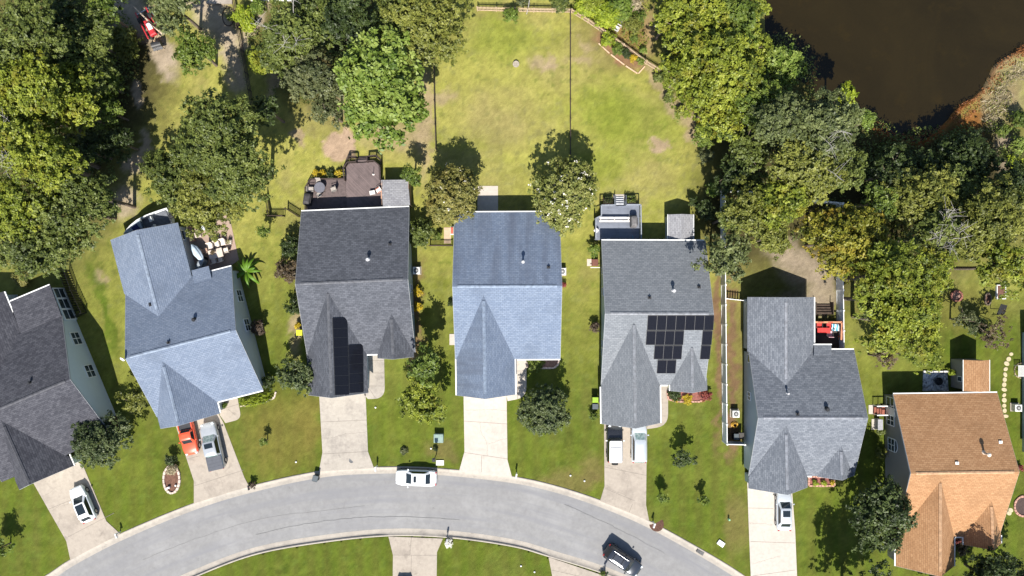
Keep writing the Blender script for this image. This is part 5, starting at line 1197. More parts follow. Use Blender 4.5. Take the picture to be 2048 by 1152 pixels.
aircon(832.5, 541, 'white air conditioner by the right wall of the charcoal-roofed house'); aircon(1125, 543, 'white air conditioner half under the right eave of the streaked blue roof')
aircon(1472, 828, 'pale air conditioner between vinyl fence and slate house'); aircon(2037, 816, 'white air conditioner at the right edge of the photo')
def box_thing(name, label, cat, px, py, size, mat, ang=0, bev=.03, z=0.0, lid=None):
    p = P(px, py, size[2]); t = thing(name, label, cat, (p.x, p.y, z), R(ang)); MB().box((0, 0, size[2] / 2 - .03), (size[0], size[1], size[2] + .06), (1, 0), bev).build('case', mat, t)
    MB().box((0, 0, size[2] + .025), (size[0] * 1.06, size[1] * 1.06, .05), (1, 0), .02).build('lid', lid or mat, t); return t
box_thing('utility_box', 'green electrical transformer box on the front lawn', 'utility box', 877, 877, (1.05, .95, .75), M('transformer_green', (.18, .25, .22), .6))
box_thing('meter_cover', 'flat white utility cover in the grass beside the parked white sedan', 'utility cover', 880, 925.5, (.86, .55, .10), white)
box_thing('meter_cover', 'tilted white utility cover in the grass left of the right-hand driveway', 'utility cover', 1442, 1087, (.80, .55, .14), white, -35)
p = P(873, 908); t = thing('lamp_post', 'slim black lamp post beside the green transformer box', 'lamp post', (p.x, p.y, 0))
MB().cyl((0, 0, -.1), (0, 0, 2.6), .055, .04, 10).build('pole', alub, t); MB().box((0, 0, 2.8), (.28, .28, .34), (1, 0), .0).build('lantern', glassm, t)
m = MB().box((0, 0, 3.0), (.40, .40, .06), (1, 0), .02); m.box((0, 0, 3.06), (.22, .22, .06), (1, 0), .03); m.box((0, 0, 2.61), (.3, .3, .04)); m.build('cap', alub, t)
m = MB().cyl(P(703, 921, .03), P(703, 921, .053), .30, n=22); tag(m.build('manhole_cover', M('cast_iron', (.16, .16, .16), .6, var=.3)), 'round iron cover in the stained driveway', 'manhole cover')
c = P(1402, 1102, -.02); t = thing('storm_drain', 'dark storm drain grate in the upper kerb', 'drain', (c.x, c.y, -.02), R(-33)); MB().box((0, -.1, .0), (.9, .55, .05)).build('frame', M('cast_iron_dark', (.06, .06, .06), .7), t)
m = MB(); [m.box((-.36 + k * .12, -.1, .04), (.04, .48, .04)) for k in range(7)]; m.build('grate', M('cast_iron', (.16, .16, .16), .6), t)
tag(MB().cyl(P(1032, 128, -.05), P(1032, 128, .25), .42, .38, n=14).build('tree_stump', M('stump_pale', (.24, .21, .17), .9, var=.3, scale=7)), 'pale cut tree stump in the open lawn', 'tree stump')
pale = M('garden_white', (.62, .60, .56), .6)
t = thing('garden_bench', 'grey-white garden bench at the edge of the mown strip', 'bench', P(1317, 58, 0), R(-40)); MB().box((0, 0, .44), (1.3, .42, .05)).build('seat', pale, t); MB().box((0, .22, .70), (1.3, .05, .40)).build('backrest', pale, t)
for x in (-.55, .55): MB().box((x, 0, .2), (.08, .40, .46)).build('leg', pale, t)
def chair(name, label, px, py, ang, mat, z=0.0, h=.44, cush=None, group=None, w=.55, cat='chair', back=.5):
    p = P(px, py, z + h); t = thing(name, label, cat, (p.x, p.y, z), R(ang), group)
    MB().box((0, 0, h), (w, w, .06), (1, 0), .02).build('seat', cush or mat, t)
    m = MB(); r = [[(-w / 2 + .02 - k * .10, y, h + .04 + k * back) for y in (-w / 2, w / 2)] for k in (0, 1)]; m.grid(r); m.grid([[(x - .04, y, z_) for x, y, z_ in q] for q in r][::-1]); m.face([r[1][0], r[1][1], (r[1][1][0] - .04, r[1][1][1], r[1][1][2]), (r[1][0][0] - .04, r[1][0][1], r[1][0][2])]); m.build('backrest', cush or mat, t)
    for sx in (-1, 1):
        for sy in (-1, 1): MB().cyl((sx * w * .44, sy * w * .44, 0), (sx * w * .42, sy * w * .42, h), .02, n=6).build('leg', mat, t)
    for sy in (-1, 1): 
        m = MB().box((0, sy * w * .52, h + .22), (w, .05, .03)); m.cyl((w * .4, sy * w * .52, h), (w * .4, sy * w * .52, h + .22), .015, n=6); m.build('armrest', mat, t)
    return t
def table(name, label, px, py, ang, mat, lx, ly, z=0.0, h=.74, roundt=False, top=None):
    p = P(px, py, z + h); t = thing(name, label, 'table', (p.x, p.y, z), R(ang))
    (MB().cyl((0, 0, h - .04), (0, 0, h), lx / 2, n=24) if roundt else MB().box((0, 0, h - .02), (lx, ly, .05), (1, 0), .01)).build('table_top', top or mat, t)
    k = .34 if roundt else .44
    for sx in (-1, 1):
        for sy in (-1, 1): MB().cyl((sx * lx * k, sy * ly * k, 0), (sx * lx * k, sy * ly * k, h - .04), .025, n=6).build('leg', mat, t)
    return t
chair('garden_chair', 'pale garden chair among the bushes, left one of the pair', 1233, 57, 60, pale, w=.6); chair('garden_chair', 'pale garden chair among the bushes, right one of the pair', 1242, 47, 60, pale, w=.6)
# bare branch over the wooden fence
t = thing('bare_branch', 'bent bare grey branch arching over the wooden fence', 'branch', P(1053, 28, 0)); m = MB(); rg = np.random.default_rng(2)
limb(m, (0, 0, -.1), (.3, .8, 2.2), .06, .045, rg, .1); limb(m, (.3, .8, 2.2), (1.0, 1.3, 2.6), .045, .02, rg, .1); limb(m, (.3, .8, 2.2), (.1, 1.5, 2.9), .035, .015, rg, .1); m.build('branch', deadm, t)

# ------------------------------------------------------------------ deck behind the charcoal-roofed house
deckm = planks('deck_brown', (.115, .085, .082), R(45)); deckp = M('deck_paint', (.10, .075, .072), .7, var=.2); raild = M('rail_brown', (.045, .03, .026), .7)
DZ = .75
def deckpoly(px): return [tuple(P(x, y, DZ))[:2] for x, y in px]
t = thing('wooden_deck', 'brown diagonal-boarded deck with railings behind the charcoal-roofed house', 'deck', P(700, 375, 0)); o_ = t.location.copy(); o_.z = 0
t.location.z = 0
up = deckpoly([(694, 420), (694, 327), (688, 336), (698, 327), (734, 326), (738, 324), (752, 324), (762, 335), (763, 420)]); up = deckpoly([(694, 420), (690, 338), (698, 327), (750, 324), (761, 333), (763, 420)])
def offp(poly): return [(x - o_.x, y - o_.y) for x, y in poly]
MB().prism(offp(up)[::1] if True else up, DZ - .16, DZ).build('upper_platform', deckm, t)
lo = deckpoly([(612, 425), (612, 375), (622, 359), (690, 358), (693.6, 420)]); MB().prism(offp(lo), DZ - .30, DZ - .13).build('lower_platform', deckp, t)
def railing(pts, z, h, parent, mat, o, name='railing', gap=1.3, pk=.16):
    m = MB(); p = [Vector((*q, z)) for q in pts]
    for i in range(len(p) - 1):
        a, b_ = p[i], p[i + 1]; d = b_ - a; L_ = d.length; d.normalize(); c = (a + b_) / 2
        m.box((c.x, c.y, z + h), (L_, .12, .05), d.to_2d()); m.box((c.x, c.y, z + .12), (L_, .05, .05), d.to_2d())
        for k in range(max(1, round(L_ / gap)) + 1): q = a + d * min(L_, L_ * k / max(1, round(L_ / gap))); m.box((q.x, q.y, z + h / 2 - .3), (.10, .10, h + .64), d.to_2d())
        for k in range(int(L_ / pk)): q = a + d * (pk * (k + .5)); m.box((q.x, q.y, z + h / 2 + .04), (.03, .03, h - .16), d.to_2d())
    return m.build(name, mat, parent)
railing(offp(deckpoly([(692, 362), (690, 338), (698, 327), (714, 326)])), DZ, .92, t, raild, o_); railing(offp(deckpoly([(736, 325), (750, 324), (761, 333), (762, 360)])), DZ, .92, t, raild, o_)
railing(offp(deckpoly([(690, 358), (622, 359), (612, 376), (612, 420)])), DZ - .13, .55, t, raild, o_)
for k in range(3):
    a = P(714, 322.5 - k * 3.5, .5); b_ = P(738, 321.5 - k * 3.5, .5); c = (a + b_) / 2 - o_; MB().box((c.x, c.y, .55 - k * .19), ((b_ - a).length, .28, .06), (b_ - a).to_2d()).build('step', deckp, t)
for xa in ((699, 323, 698, 313), (714, 324, 714, 313)): pass
railing([tuple((P(a, b_, .2) - o_)[:2]) for a, b_ in ((690, 336), (699, 314.5), (715, 315.5), (715, 326))], 0.0, .95, t, raild, o_, 'stair_railing'); railing([tuple((P(a, b_, .2) - o_)[:2]) for a, b_ in ((737, 325), (737, 314.5), (753, 312.5), (763, 322), (763, 333))], 0.0, .95, t, raild, o_, 'stair_railing')
greyw = M('wicker_grey', (.30, .27, .24), .8, var=.25, scale=9); darkmet = M('dark_metal', (.05, .045, .045), .5)
table('patio_table', 'round glass patio table on the brown deck', 639, 375, 0, darkmet, 1.25, 1.25, DZ - .13, .72, True, M('table_smoke', (.13, .13, .15), .2, var=.1))
chair('patio_chair', 'grey patio chair above the round glass table', 637, 364, -90, darkmet, DZ - .13, cush=greyw, w=.58); chair('patio_chair', 'grey patio chair left of the round glass table', 622, 379, 0, darkmet, DZ - .13, cush=greyw, w=.58)
chair('patio_chair', 'grey patio chair below the round glass table, turned askew', 638, 389, 120, darkmet, DZ - .13, cush=greyw, w=.55); chair('patio_chair', 'grey patio chair standing alone in the middle of the brown deck', 667, 379, 200, darkmet, DZ - .13, cush=greyw, w=.58)
def grill(px, py, ang, label, col, z=0.0, L_=1.35, W_=.75):
    p = P(px, py, z + 1.1); t = thing('covered_grill', label, 'grill', (p.x, p.y, z), R(ang)); m = MB(); rows = []
    for zz, k in ((.05, 1.04), (.8, 1.0), (1.05, .82), (1.14, .45)): rows.append([(x * L_ / 2 * k, y * W_ / 2 * k, zz) for x, y in ((-1, -.8), (-.85, -1), (.85, -1), (1, -.8), (1, .8), (.85, 1), (-.85, 1), (-1, .8))])
    m.grid(rows, True); m.cap(rows[-1]); m.build('cover', col, t, smooth=False); m = MB().cyl((-L_ * .3, -W_ * .53, .85), (L_ * .3, -W_ * .53, .85), .03); m.build('handle', darkmet, t); return t
grill(612.5, 397, 82, 'dark covered grill at the left end of the brown deck', M('cover_black', (.035, .032, .034), .7, var=.3), DZ - .13, 1.4, .85)
plast = M('plastic_white', (.74, .70, .66), .5)
table('side_table', 'small white square table on the brown deck', 744.5, 385, 10, plast, .62, .46, DZ, .42); chair('plastic_chair', 'white plastic chair with reddish arms against the lean-to', 757, 381, 215, M('plastic_red', (.45, .12, .06), .5), DZ, cush=plast, w=.5)
t = thing('garden_fork_stand', 'small white base with a black upright on the brown deck', 'tool stand', P(747, 349, DZ)); t.location.z = DZ; MB().box((0, 0, .04), (.25, .16, .08), (1, 0), .02).build('base', plast, t); MB().cyl((0, 0, .05), (.03, .1, 1.0), .03, n=8).build('upright', alub, t)

# ------------------------------------------------------------------ sheds
def shed(label, corners, h0, h1, roofm_, wallm_, axis='y', name='garden_shed', trimm=None, cat='shed', rw=True, win=None):
    """corners: photo pixels x0,x1,y0,y1 of the eave rectangle at height h0; ridge along axis at h1"""
    x0, x1, y0, y1 = corners; a = P(x0, y1, h0); b_ = P(x1, y0, h0); o = Vector(((a.x + b_.x) / 2, (a.y + b_.y) / 2, 0)); t = thing(name, label, cat, o); t.location = o
    hx, hy = (b_.x - a.x) / 2, (b_.y - a.y) / 2; r = MB(); w_ = MB(); tr = MB()
    if axis == 'y':
        r.slab([(-hx, -hy, h0), (0, -hy, h1), (0, hy, h1), (-hx, hy, h0)], .08, (0, 1, 0)); r.slab([(0, -hy, h1), (hx, -hy, h0), (hx, hy, h0), (0, hy, h1)], .08, (0, 1, 0))
        e = .12; s_ = [[(-hx + e, y, -.1), (-hx + e, y, h0 - .02), (0, y, h1 - .12), (hx - e, y, h0 - .02), (hx - e, y, -.1)] for y in (-hy + e, hy - e)]
        for sx in (-1, 1): tr.box((sx * (hx + .03), 0, h0 - .06), (.06, hy * 2 + .04, .12))
    else:
        r.slab([(-hx, 0, h1), (hx, 0, h1), (hx, hy, h0), (-hx, hy, h0)][::1], .08, (1, 0, 0)); r.slab([(-hx, -hy, h0), (hx, -hy, h0), (hx, 0, h1), (-hx, 0, h1)], .08, (1, 0, 0))
        e = .12; s_ = [[(x, -hy + e, -.1), (x, -hy + e, h0 - .02), (x, 0, h1 - .12), (x, hy - e, h0 - .02), (x, hy - e, -.1)] for x in (-hx + e, hx - e)]
        for sy in (-1, 1): tr.box((0, sy * (hy + .03), h0 - .06), (hx * 2 + .04, .06, .12))
    w_.grid(s_); w_.face(s_[0]); w_.face(s_[1][::-1]); w_.build('wall', wallm_, t); r.build('roof', roofm_, t); tr.build('eave_trim', trimm or white, t)
    if win:
        f = MB().box((-hx + e - .01, win[0], win[1]), (.06, .62, .82)).build('window', white, t); MB().box((-hx + e - .02, win[0], win[1]), (.06, .48, .68)).build('pane', glassm, f)
    d_ = MB().box((0, -hy + e - .01, h0 * .48), (1.1, .05, h0 * .9)).build('door', trimm or white, t); MB().box((.4, -hy + e - .05, h0 * .5), (.05, .05, .14)).build('handle', pipem, d_)
    return t
r_gsh = shingle('shingle_shed', (.20, .20, .215), (.29, .29, .30), blotch=.05)
shed('small grey gabled shed behind the grey solar house', (1336, 1387, 429, 486), 2.0, 2.55, r_gsh, M('shed_wall_grey', (.42, .44, .45), .7), 'y')
shed('taupe shed with tan shingle gable roof behind the tan house', (1927, 1979, 720, 782), 2.55, 3.35, r_tan, w_taupe, 'y', win=(-.5, 1.7))
p = P(791, 386, 2.3); t = thing('lean_to', 'grey shingled lean-to roof on posts beside the brown deck', 'shed', (p.x, p.y, 0)); q = [P(x, y, z) - Vector((p.x, p.y, 0)) for x, y, z in ((766, 413, 2.55), (820, 410, 2.55), (816, 359, 2.15), (762, 360, 2.15))]
MB().slab(q, .1, (1, 0, 0)).build('roof', r_gsh, t)
for v in q: 
    k = .93; MB().box((v.x * k, v.y * k, v.z / 2 - .12), (.10, .10, v.z)).build('post', woodp, t)
m = MB(); m.box((-1.55, 0, 1.2), (.06, 2.7, 2.2)); m.box((1.48, 0, 1.2), (.06, 2.7, 2.2)); m.build('wall', M('lean_wall', (.22, .15, .11), .8), t)
m = MB().box((-1.80, .0, 1.2), (.12, 2.6, .10)); m.box((-1.80, -1.2, .55), (.1, .1, 1.3)); m.box((-1.80, 1.2, .55), (.1, .1, 1.3)); m.build('rail', M('cedar_rail', (.42, .24, .16), .7), t)

# ------------------------------------------------------------------ deck behind the grey solar house
dk = planks('deck_blue_grey', (.135, .15, .185), 0.0, .15, .15); dkp = M('deck_rail_grey', (.22, .24, .275), .55); t = thing('painted_deck', 'blue-grey painted deck with steps and bench behind the grey solar house', 'deck', P(1234, 450, 0)); o_ = t.location.copy(); o_.z = 0; t.location.z = 0; D2 = .9
pl = [tuple((P(x, y, D2) - o_)[:2]) for x, y in ((1190, 480), (1190, 438), (1201, 432), (1201, 412), (1279, 411), (1279, 480))]; MB().prism(pl, D2 - .25, D2).build('platform', dk, t)
railing([tuple((P(x, y, D2) - o_)[:2]) for x, y in ((1190, 478), (1190, 438), (1201, 433), (1201, 412), (1228, 411.5))], D2, .9, t, dkp, o_); railing([tuple((P(x, y, D2) - o_)[:2]) for x, y in ((1252, 411), (1279, 411), (1280, 478))], D2, .9, t, dkp, o_)
m = MB(); 
for dy in (0, .36): c = P(1228, 443, D2) - o_; m.box((c.x, c.y + dy, D2 + .43), (3.5, .22, .05))
c = P(1228, 443, D2) - o_; [m.box((c.x + x, c.y + .18, D2 + .2), (.1, .5, .42)) for x in (-1.6, 0, 1.6)]; m.build('bench', M('bench_white', (.52, .49, .46), .5), t)
for k in range(4): c = P(1239, 408.5 - k * 4.3, D2 - .18 * (k + 1)) - o_; MB().box((c.x, c.y, D2 - .18 * (k + 1)), (.98, .22, .05)).build('step', M('step_grey', (.42, .43, .45), .6), t)
for x in (1229.5, 1250): a = P(x, 412, D2 - .1) - o_; b_ = P(x, 393, .1) - o_; m = MB(); m.cyl((a.x, a.y, D2 - .1), (b_.x, b_.y, .1), .07, n=6); m.cyl((a.x, a.y, D2 + .75), (b_.x, b_.y, .9), .05, n=6); m.box((b_.x, b_.y, .45), (.09, .09, .95)); m.build('stringer', dkp, t)
grill(1269, 442, 92, 'grey covered grill on the blue-grey deck', M('cover_grey', (.115, .11, .11), .8, var=.25), D2, 1.35, .75)
box_thing('side_table', 'small tilted white table on the corner of the blue-grey deck', 'table', 1191, 462, (.42, .42, .45), plast, 45, .0, D2)
t = thing('patio_table', 'round white table top against the wall on the blue-grey deck', 'table', P(1217, 484, D2 + .6)); t.location.z = D2; MB().cyl((0, 0, .56), (0, 0, .6), .42, n=20).build('table_top', plast, t); MB().cyl((0, 0, 0), (0, 0, .56), .05, n=8).build('leg', plast, t); MB().cyl((0, 0, 0), (0, 0, .04), .25, n=12).build('foot', plast, t)
t = thing('folding_stand', 'blue folding stand on the blue-grey deck by the house wall', 'stand', P(1266, 479, D2 + .5)); t.location.z = D2; m = MB(); m.cyl((0, .1, .7), (-.4, -.3, 0), .035); m.cyl((0, .1, .7), (.4, -.3, 0), .035); m.cyl((0, .1, .7), (0, .5, 0), .03); m.build('leg', M('stand_blue', (.05, .22, .36), .5), t)
def planter(px, py, sx, sy, label, h=.5, kind='green', box=None, ang=0):
    p = P(px, py, h); t = thing('raised_bed', label, 'planter', (p.x, p.y, 0), R(ang)); MB().box((0, 0, h / 2 - .03), (sx, sy, h + .06)).build('frame', box or woodd, t)
    SEED[0] += 1; rg = np.random.default_rng(SEED[0]); n = int(sx * sy * 260); c = np.c_[(rg.random(n) - .5) * sx * .92, (rg.random(n) - .5) * sy * .92, h + .02 + rg.random(n) * .35]
    o = bpy.data.objects.new('foliage', quadmesh('foliage', leaves(rg, c, unit(np.array([0, 0, .7]) + rg.normal(size=(n, 3)) * .5), .14), rg.random(n), LM[kind])); COL.objects.link(o); o.parent = t; return t
planter(1261, 399, 1.3, .85, 'raised planting box right of the blue-grey deck steps'); planter(1216, 400, 1.1, .8, 'raised planting box left of the blue-grey deck steps', kind='dark')
t = thing('wall_hose_stand', 'white bracket with brick-red hose box by the grey solar house wall', 'hose box', P(1190, 525, .4)); t.location.z = 0; MB().box((0, 0, .3), (.75, .8, .6), (1, 0), .04).build('box', M('hose_red', (.13, .05, .035), .7), t); MB().box((0, -.6, .62), (1.1, .07, .07)).build('bracket', white, t)

# ------------------------------------------------------------------ red patio set and deck at the slate house
t = thing('fenced_deck', 'small dark deck with orange cedar rail beside the slate-roofed house', 'deck', P(1655, 665, 0)); o_ = t.location.copy(); t.location.z = 0; o_.z = 0
MB().prism([tuple((P(x, y, .6) - o_)[:2]) for x, y in ((1625, 700), (1682, 700), (1682, 645), (1625, 645))], .35, .6).build('platform', planks('deck_dark', (.05, .038, .03), 0, .15), t)
m = MB(); ced = M('cedar_orange', (.48, .21, .11), .7, var=.2); a, b_, c = (P(1626, 644.5, 1.5) - o_, P(1684, 644.5, 1.5) - o_, P(1682.5, 680, 1.5) - o_)
for p_, q_ in ((a, b_), (b_, c)): 
    d = (q_ - p_); L_ = d.length; d.normalize(); cc = (p_ + q_) / 2; m.box((cc.x, cc.y, 1.5), (L_, .2, .06), d.to_2d()); m.box((cc.x, cc.y, .85), (L_, .05, .08), d.to_2d()); [m.box((p_.x + d.x * s_, p_.y + d.y * s_, .95), (.09, .09, 1.05)) for s_ in np.arange(.1, L_, .8)]
m.build('railing', ced, t)
redc = M('cushion_red', (.55, .035, .03), .7); chair('patio_chair', 'red-cushioned patio chair, left of the pair against the cedar rail', 1638, 651, -90, darkmet, .6, cush=redc, w=.62); chair('patio_chair', 'red-cushioned patio chair, right of the pair against the cedar rail', 1657, 651, -90, darkmet, .6, cush=redc, w=.55)
table('patio_table', 'red-topped patio table on the small dark deck', 1648, 661, 0, darkmet, 1.5, .62, .6, .70, False, redc); chair('patio_chair', 'red chair with pale towel over its back, before the red table', 1659, 667, 90, darkmet, .6, cush=M('towel_pink', (.6, .38, .42), .8), w=.62)
t = thing('beach_towel', 'striped blue and white towel lying over a stool in the deck corner', 'towel', P(1671, 655, 1.15)); t.location.z = .6; m = MB(); rg = np.random.default_rng(8)
m.grid([[(x, y, .5 + .12 * math.sin(x * 5 + y * 3) + .04 * math.sin(y * 11)) for y in np.linspace(-.4, .4, 8)] for x in np.linspace(-.4, .4, 8)])
tm, nt, b, L = newmat('towel_stripes'); w_ = nn(nt, 'ShaderNodeTexWave'); w_.inputs['Scale'].default_value = .9; L.new(nn(nt, 'ShaderNodeTexCoord').outputs['Object'], w_.inputs['Vector']); L.new(mixc(nt, (.62, .68, .72), (.05, .30, .42), ramp(nt, w_.outputs['Fac'], 0, 1, .45, .55)), b.inputs['Base Color']); b.inputs['Roughness'].default_value = .9
m.build('cloth', tm, t, smooth=True); MB().cyl((0, 0, 0), (0, 0, .42), .26, n=12).build('stool', darkmet, t)
t = thing('deck_steps', 'black steps and grill in the shade above the cedar rail', 'steps', P(1645, 620, .3)); t.location.z = 0; m = MB(); [m.box((0, .5 - .3 * k, .12 + .14 * k), (1.9, .3, .06)) for k in range(4)]; m.build('tread', woodd, t); MB().box((1.0, .2, .5), (.08, 1.5, .95)).build('side_rail', woodd, t); MB().box((-1.0, .2, .5), (.08, 1.5, .95)).build('side_rail', woodd, t)

# ------------------------------------------------------------------ patio of the angled blue house
stone = M('patio_tile_top', (.50, .42, .36), .7, var=.12); crm = M('cushion_cream', (.66, .58, .50), .8); A2 = 14.5
table('dining_table', 'pale stone dining table on the patio of the angled blue house', 431, 507, A2, darkmet, 1.65, 1.05, .05, .76, False, stone)
for i, (x, y) in enumerate(((421, 493), (434, 489), (446, 485))): chair('dining_chair', 'cream dining chair behind the stone table, ' + ('left of three', 'middle of three', 'right of three')[i], x, y, A2 - 90, darkmet, .05, cush=crm, w=.62, group='dining chairs round the stone table')
for i, (x, y) in enumerate(((428, 521), (441, 518))): chair('dining_chair', 'cream dining chair in the shade before the stone table, ' + ('left of two', 'right of two')[i], x, y, A2 + 90, darkmet, .05, cush=crm, w=.6, group='dining chairs round the stone table')
chair('dining_chair', 'cream dining chair at the right end of the stone table', 452, 501, A2 + 180, darkmet, .05, cush=crm, w=.6, group='dining chairs round the stone table'); chair('dining_chair', 'brownish dining chair at the left end of the stone table', 410, 502, A2, darkmet, .05, cush=M('cushion_tan', (.36, .24, .18), .8), w=.6, group='dining chairs round the stone table')
shrub(432, 505, 5, .4, 'brown', 'dried flower arrangement in the middle of the stone table', leaf=.1, dens=5, stems=False).location.z = .81
t = thing('closed_umbrella', 'pale blue patio umbrella folded down beside the house wall', 'umbrella', P(394, 505, 1.2), R(-55)); t.location.z = .05; m = MB(); rows = [[(x, math.cos(a) * r_ * (1 + .25 * math.cos(5 * a)), 1.2 + math.sin(a) * r_ * .7) for a in [2 * math.pi * k / 20 for k in range(20)]] for x, r_ in ((-1.1, .10), (-.6, .36), (.1, .42), (.8, .30), (1.2, .08))]; m.grid(rows, True); m.cap(rows[0]); m.cap(rows[-1]); m.build('canopy', M('canvas_pale_blue', (.38, .46, .54), .8), t, smooth=True); m = MB().cyl((-1.3, 0, 1.2), (1.3, 0, 1.2), .03); m.cyl((.9, 0, 0), (.9, 0, 1.2), .03); m.build('pole', rimm, t); MB().cyl((.9, 0, 0), (.9, 0, .1), .3, n=12).build('base', blackp, t)
grill(398, 528, 60, 'grey lidded grill in the shade below the folded umbrella', M('grill_steel', (.24, .27, .30), .4), .05, 1.3, .7)
t = thing('patio_bench', 'slim wooden bench along the wall of the angled blue house', 'bench', P(383, 468, .45), R(104.5)); t.location.z = .02; brn = M('bench_wood', (.34, .19, .13), .8); MB().box((0, 0, .44), (1.9, .4, .06)).build('seat', brn, t); MB().box((0, .22, .7), (1.9, .05, .35)).build('backrest', M('bench_pale', (.55, .42, .34), .8), t)
for x in (-.8, .8): MB().box((x, 0, .2), (.08, .38, .45)).build('leg', brn, t)
box_thing('storage_box', 'small white and blue storage box near the oak by the patio', 'box', 402, 456, (.75, .55, .5), M('box_pale', (.5, .54, .58), .5), 20); box_thing('paver_stack', 'pale stack of pavers between patio and oak', 'paver stack', 394, 470, (.8, .6, .25), stone, 15, .0)
planter(458, 484, .5, .5, 'cream flower pot at the far corner of the stone table', .45, 'crepe', crm)
# banana palm
t = thing('banana_plant', 'bright green banana plant at the corner of the angled blue house', 'plant', P(492, 543, 1.0)); t.location.z = 0; rg = np.random.default_rng(9); fm = leafmat('leaf_banana', (.08, .16, .012), (.13, .24, .02), (.20, .34, .035))
for k in range(24):
    a = rg.random() * 6.28; Ln = rg.uniform(1.2, 2.1); el = rg.uniform(.5, 1.2); V = []
    for s_ in np.linspace(0, 1, 9):
        r_ = Ln * s_; z = .9 + r_ * el - 1.0 * r_ * r_ * .55; w_ = .15 * math.sin(math.pi * min(1, s_ * .95 + .05)) ** .7 + .01; V.append([(math.cos(a) * r_ - math.sin(a) * w_ * sg, math.sin(a) * r_ + math.cos(a) * w_ * sg, z - abs(sg) * .06) for sg in (-1, 0, 1)])
    MB().grid(V).build('leaf', fm, t, smooth=True)
m = MB(); [m.cyl((x, y, -.1), (x, y, 1.0), .11, .07, 8) for x, y in ((0, 0), (.3, .2), (-.25, .25))]; m.build('stem', M('banana_stem', (.16, .18, .05), .7), t)

# ------------------------------------------------------------------ beds and edgings
mulch = M('mulch', (.12, .06, .04), .95); stoneE = M('edging_stone', (.50, .40, .34), .85, var=.3, scale=6); brickE = M('edging_brick', (.40, .22, .17), .85, var=.3, scale=6)
def bed(name, label, px, edge, w_=.22, h=.14, fill=None, closed=True, seg=.34, cat='flower bed'):
    p = [P(*q) for q in px]; o = sum(p, Vector()) / len(p); t = thing(name, label, cat, (o.x, o.y, 0)); q = [v - o for v in p]
    if fill:
        poly = [(v.x, v.y) for v in q]
        if sum(a[0] * b_[1] - b_[0] * a[1] for a, b_ in zip(poly, poly[1:] + poly[:1])) < 0: poly = poly[::-1]
        MB().prism(poly, -.1, .045).build('soil', fill, t)
    m = MB(); rr = random.Random(len(px)); 
    for a, b_ in zip(q, q[1:] + ([q[0]] if closed else [])):
        L_ = (b_ - a).length; d = (b_ - a).normalized(); n = max(1, int(L_ / seg))
        for k in range(n): c = a + d * (L_ * (k + .5) / n); m.box((c.x, c.y, h / 2 - .05), (L_ / n * .9, w_ * rr.uniform(.8, 1.15), h + .1), d.to_2d(), .02)
    m.build('edging', edge, t); return t
def ell(px, py, rx, ry, n=20, a0=0, a1=360): return [(px + rx * math.cos(R(a0 + (a1 - a0) * k / n)), py + ry * math.sin(R(a0 + (a1 - a0) * k / n))) for k in range(n)]
bed('island_bed', 'stone-edged oval island bed on the lawn of the angled blue house', ell(344, 958, 16, 28), stoneE, .24, .2, mulch)
t = box_thing('garden_ornament', 'small white ornament at the foot of the island bed', 'garden ornament', 336, 976, (.35, .2, .35), white, 20)
tag(MB().ball(P(351, 971, .2), .12).build('garden_globe', white), 'tiny white globe in the stone-edged island bed', 'garden ornament')
bed('edged_bed', 'long wooden-edged flower bed at the slanted fence on the open lawn', [(1196, 86), (1220, 108), (1250, 131), (1276, 148), (1290, 132)], M('edging_wood', (.52, .36, .24), .8), .12, .14, None, False, 1.2)
bed('flower_bed', 'pink brick-edged flower bed under the front eave of the slate house', [(1617, 953), (1617, 971), (1668, 971), (1668, 953)], brickE, .25, .16, M('mulch_red', (.20, .075, .06), .95, var=.35, scale=8))
bed('flower_bed', 'brick-edged bed with yellow flowers before the grey solar house', [(1334, 782), (1336, 798), (1352, 803), (1400, 803), (1410, 795), (1410, 780)], brickE, .2, .14, M('mulch_red', (.2, .08, .06)))
bed('flower_bed', 'brown mulch bed with rounded stone edge below the streaked blue eave', [(1055, 716), (1055, 736), (1108, 736), (1117, 728), (1117, 716)], stoneE, .2, .12, M('mulch_brown', (.19, .115, .09), .95, var=.3, scale=8))
bed('hedge_bed', 'curved concrete edging round the hedge of the angled blue house', [(480, 812), (505, 809), (535, 802), (549, 795), (552, 783)], stoneE, .2, .12, None, False)
bed('round_bed', 'round brick-edged bed at the right edge by the tan house', ell(2046, 1012, 18, 20), brickE, .22, .16, M('mulch_dark', (.06, .04, .035), .95))
bed('oval_edging', 'thin dark oval edging ring on the sandy ground at the top left', ell(457, 33, 12, 19), woodd, .08, .1)
bed('round_edging', 'thin half-hidden ring edging at the right edge by the wall', ell(2042, 741, 14, 15), M('edging_tan', (.38, .30, .2)), .1, .1)
bed('brick_ring', 'rusty brick fire ring on the right lawn below the pale trees', ell(1912, 592, 11, 10), M('brick_rust', (.22, .09, .065), .9, var=.3), .22, .2, M('ash_brown', (.20, .12, .095), .95), cat='fire ring')
bed('brick_ring', 'small brick ring beside the sparse trees on the right lawn', ell(1962, 656, 6, 6, 12), M('brick_rust', (.2, .09, .07)), .18, .2, None, cat='fire ring')
bed('wood_ring', 'narrow rough wooden bed frame on the right lawn', ell(1974, 598, 6, 12, 12), M('bark', (.13, .1, .075)), .15, .25, mulch, cat='raised bed')
t = thing('raised_bed', 'white-framed raised vegetable bed on the right lawn', 'raised bed', P(2003, 584, .3)); t.location.z = 0; m = MB(); [m.box((x, 0, .15), (.08, 1.6, .3)) for x in (-.5, .5)]; [m.box((0, y, .15), (1.08, .08, .3)) for y in (-.8, .8)]; m.build('frame', white, t); MB().box((0, 0, .1), (.92, 1.5, .24)).build('soil', mulch, t)
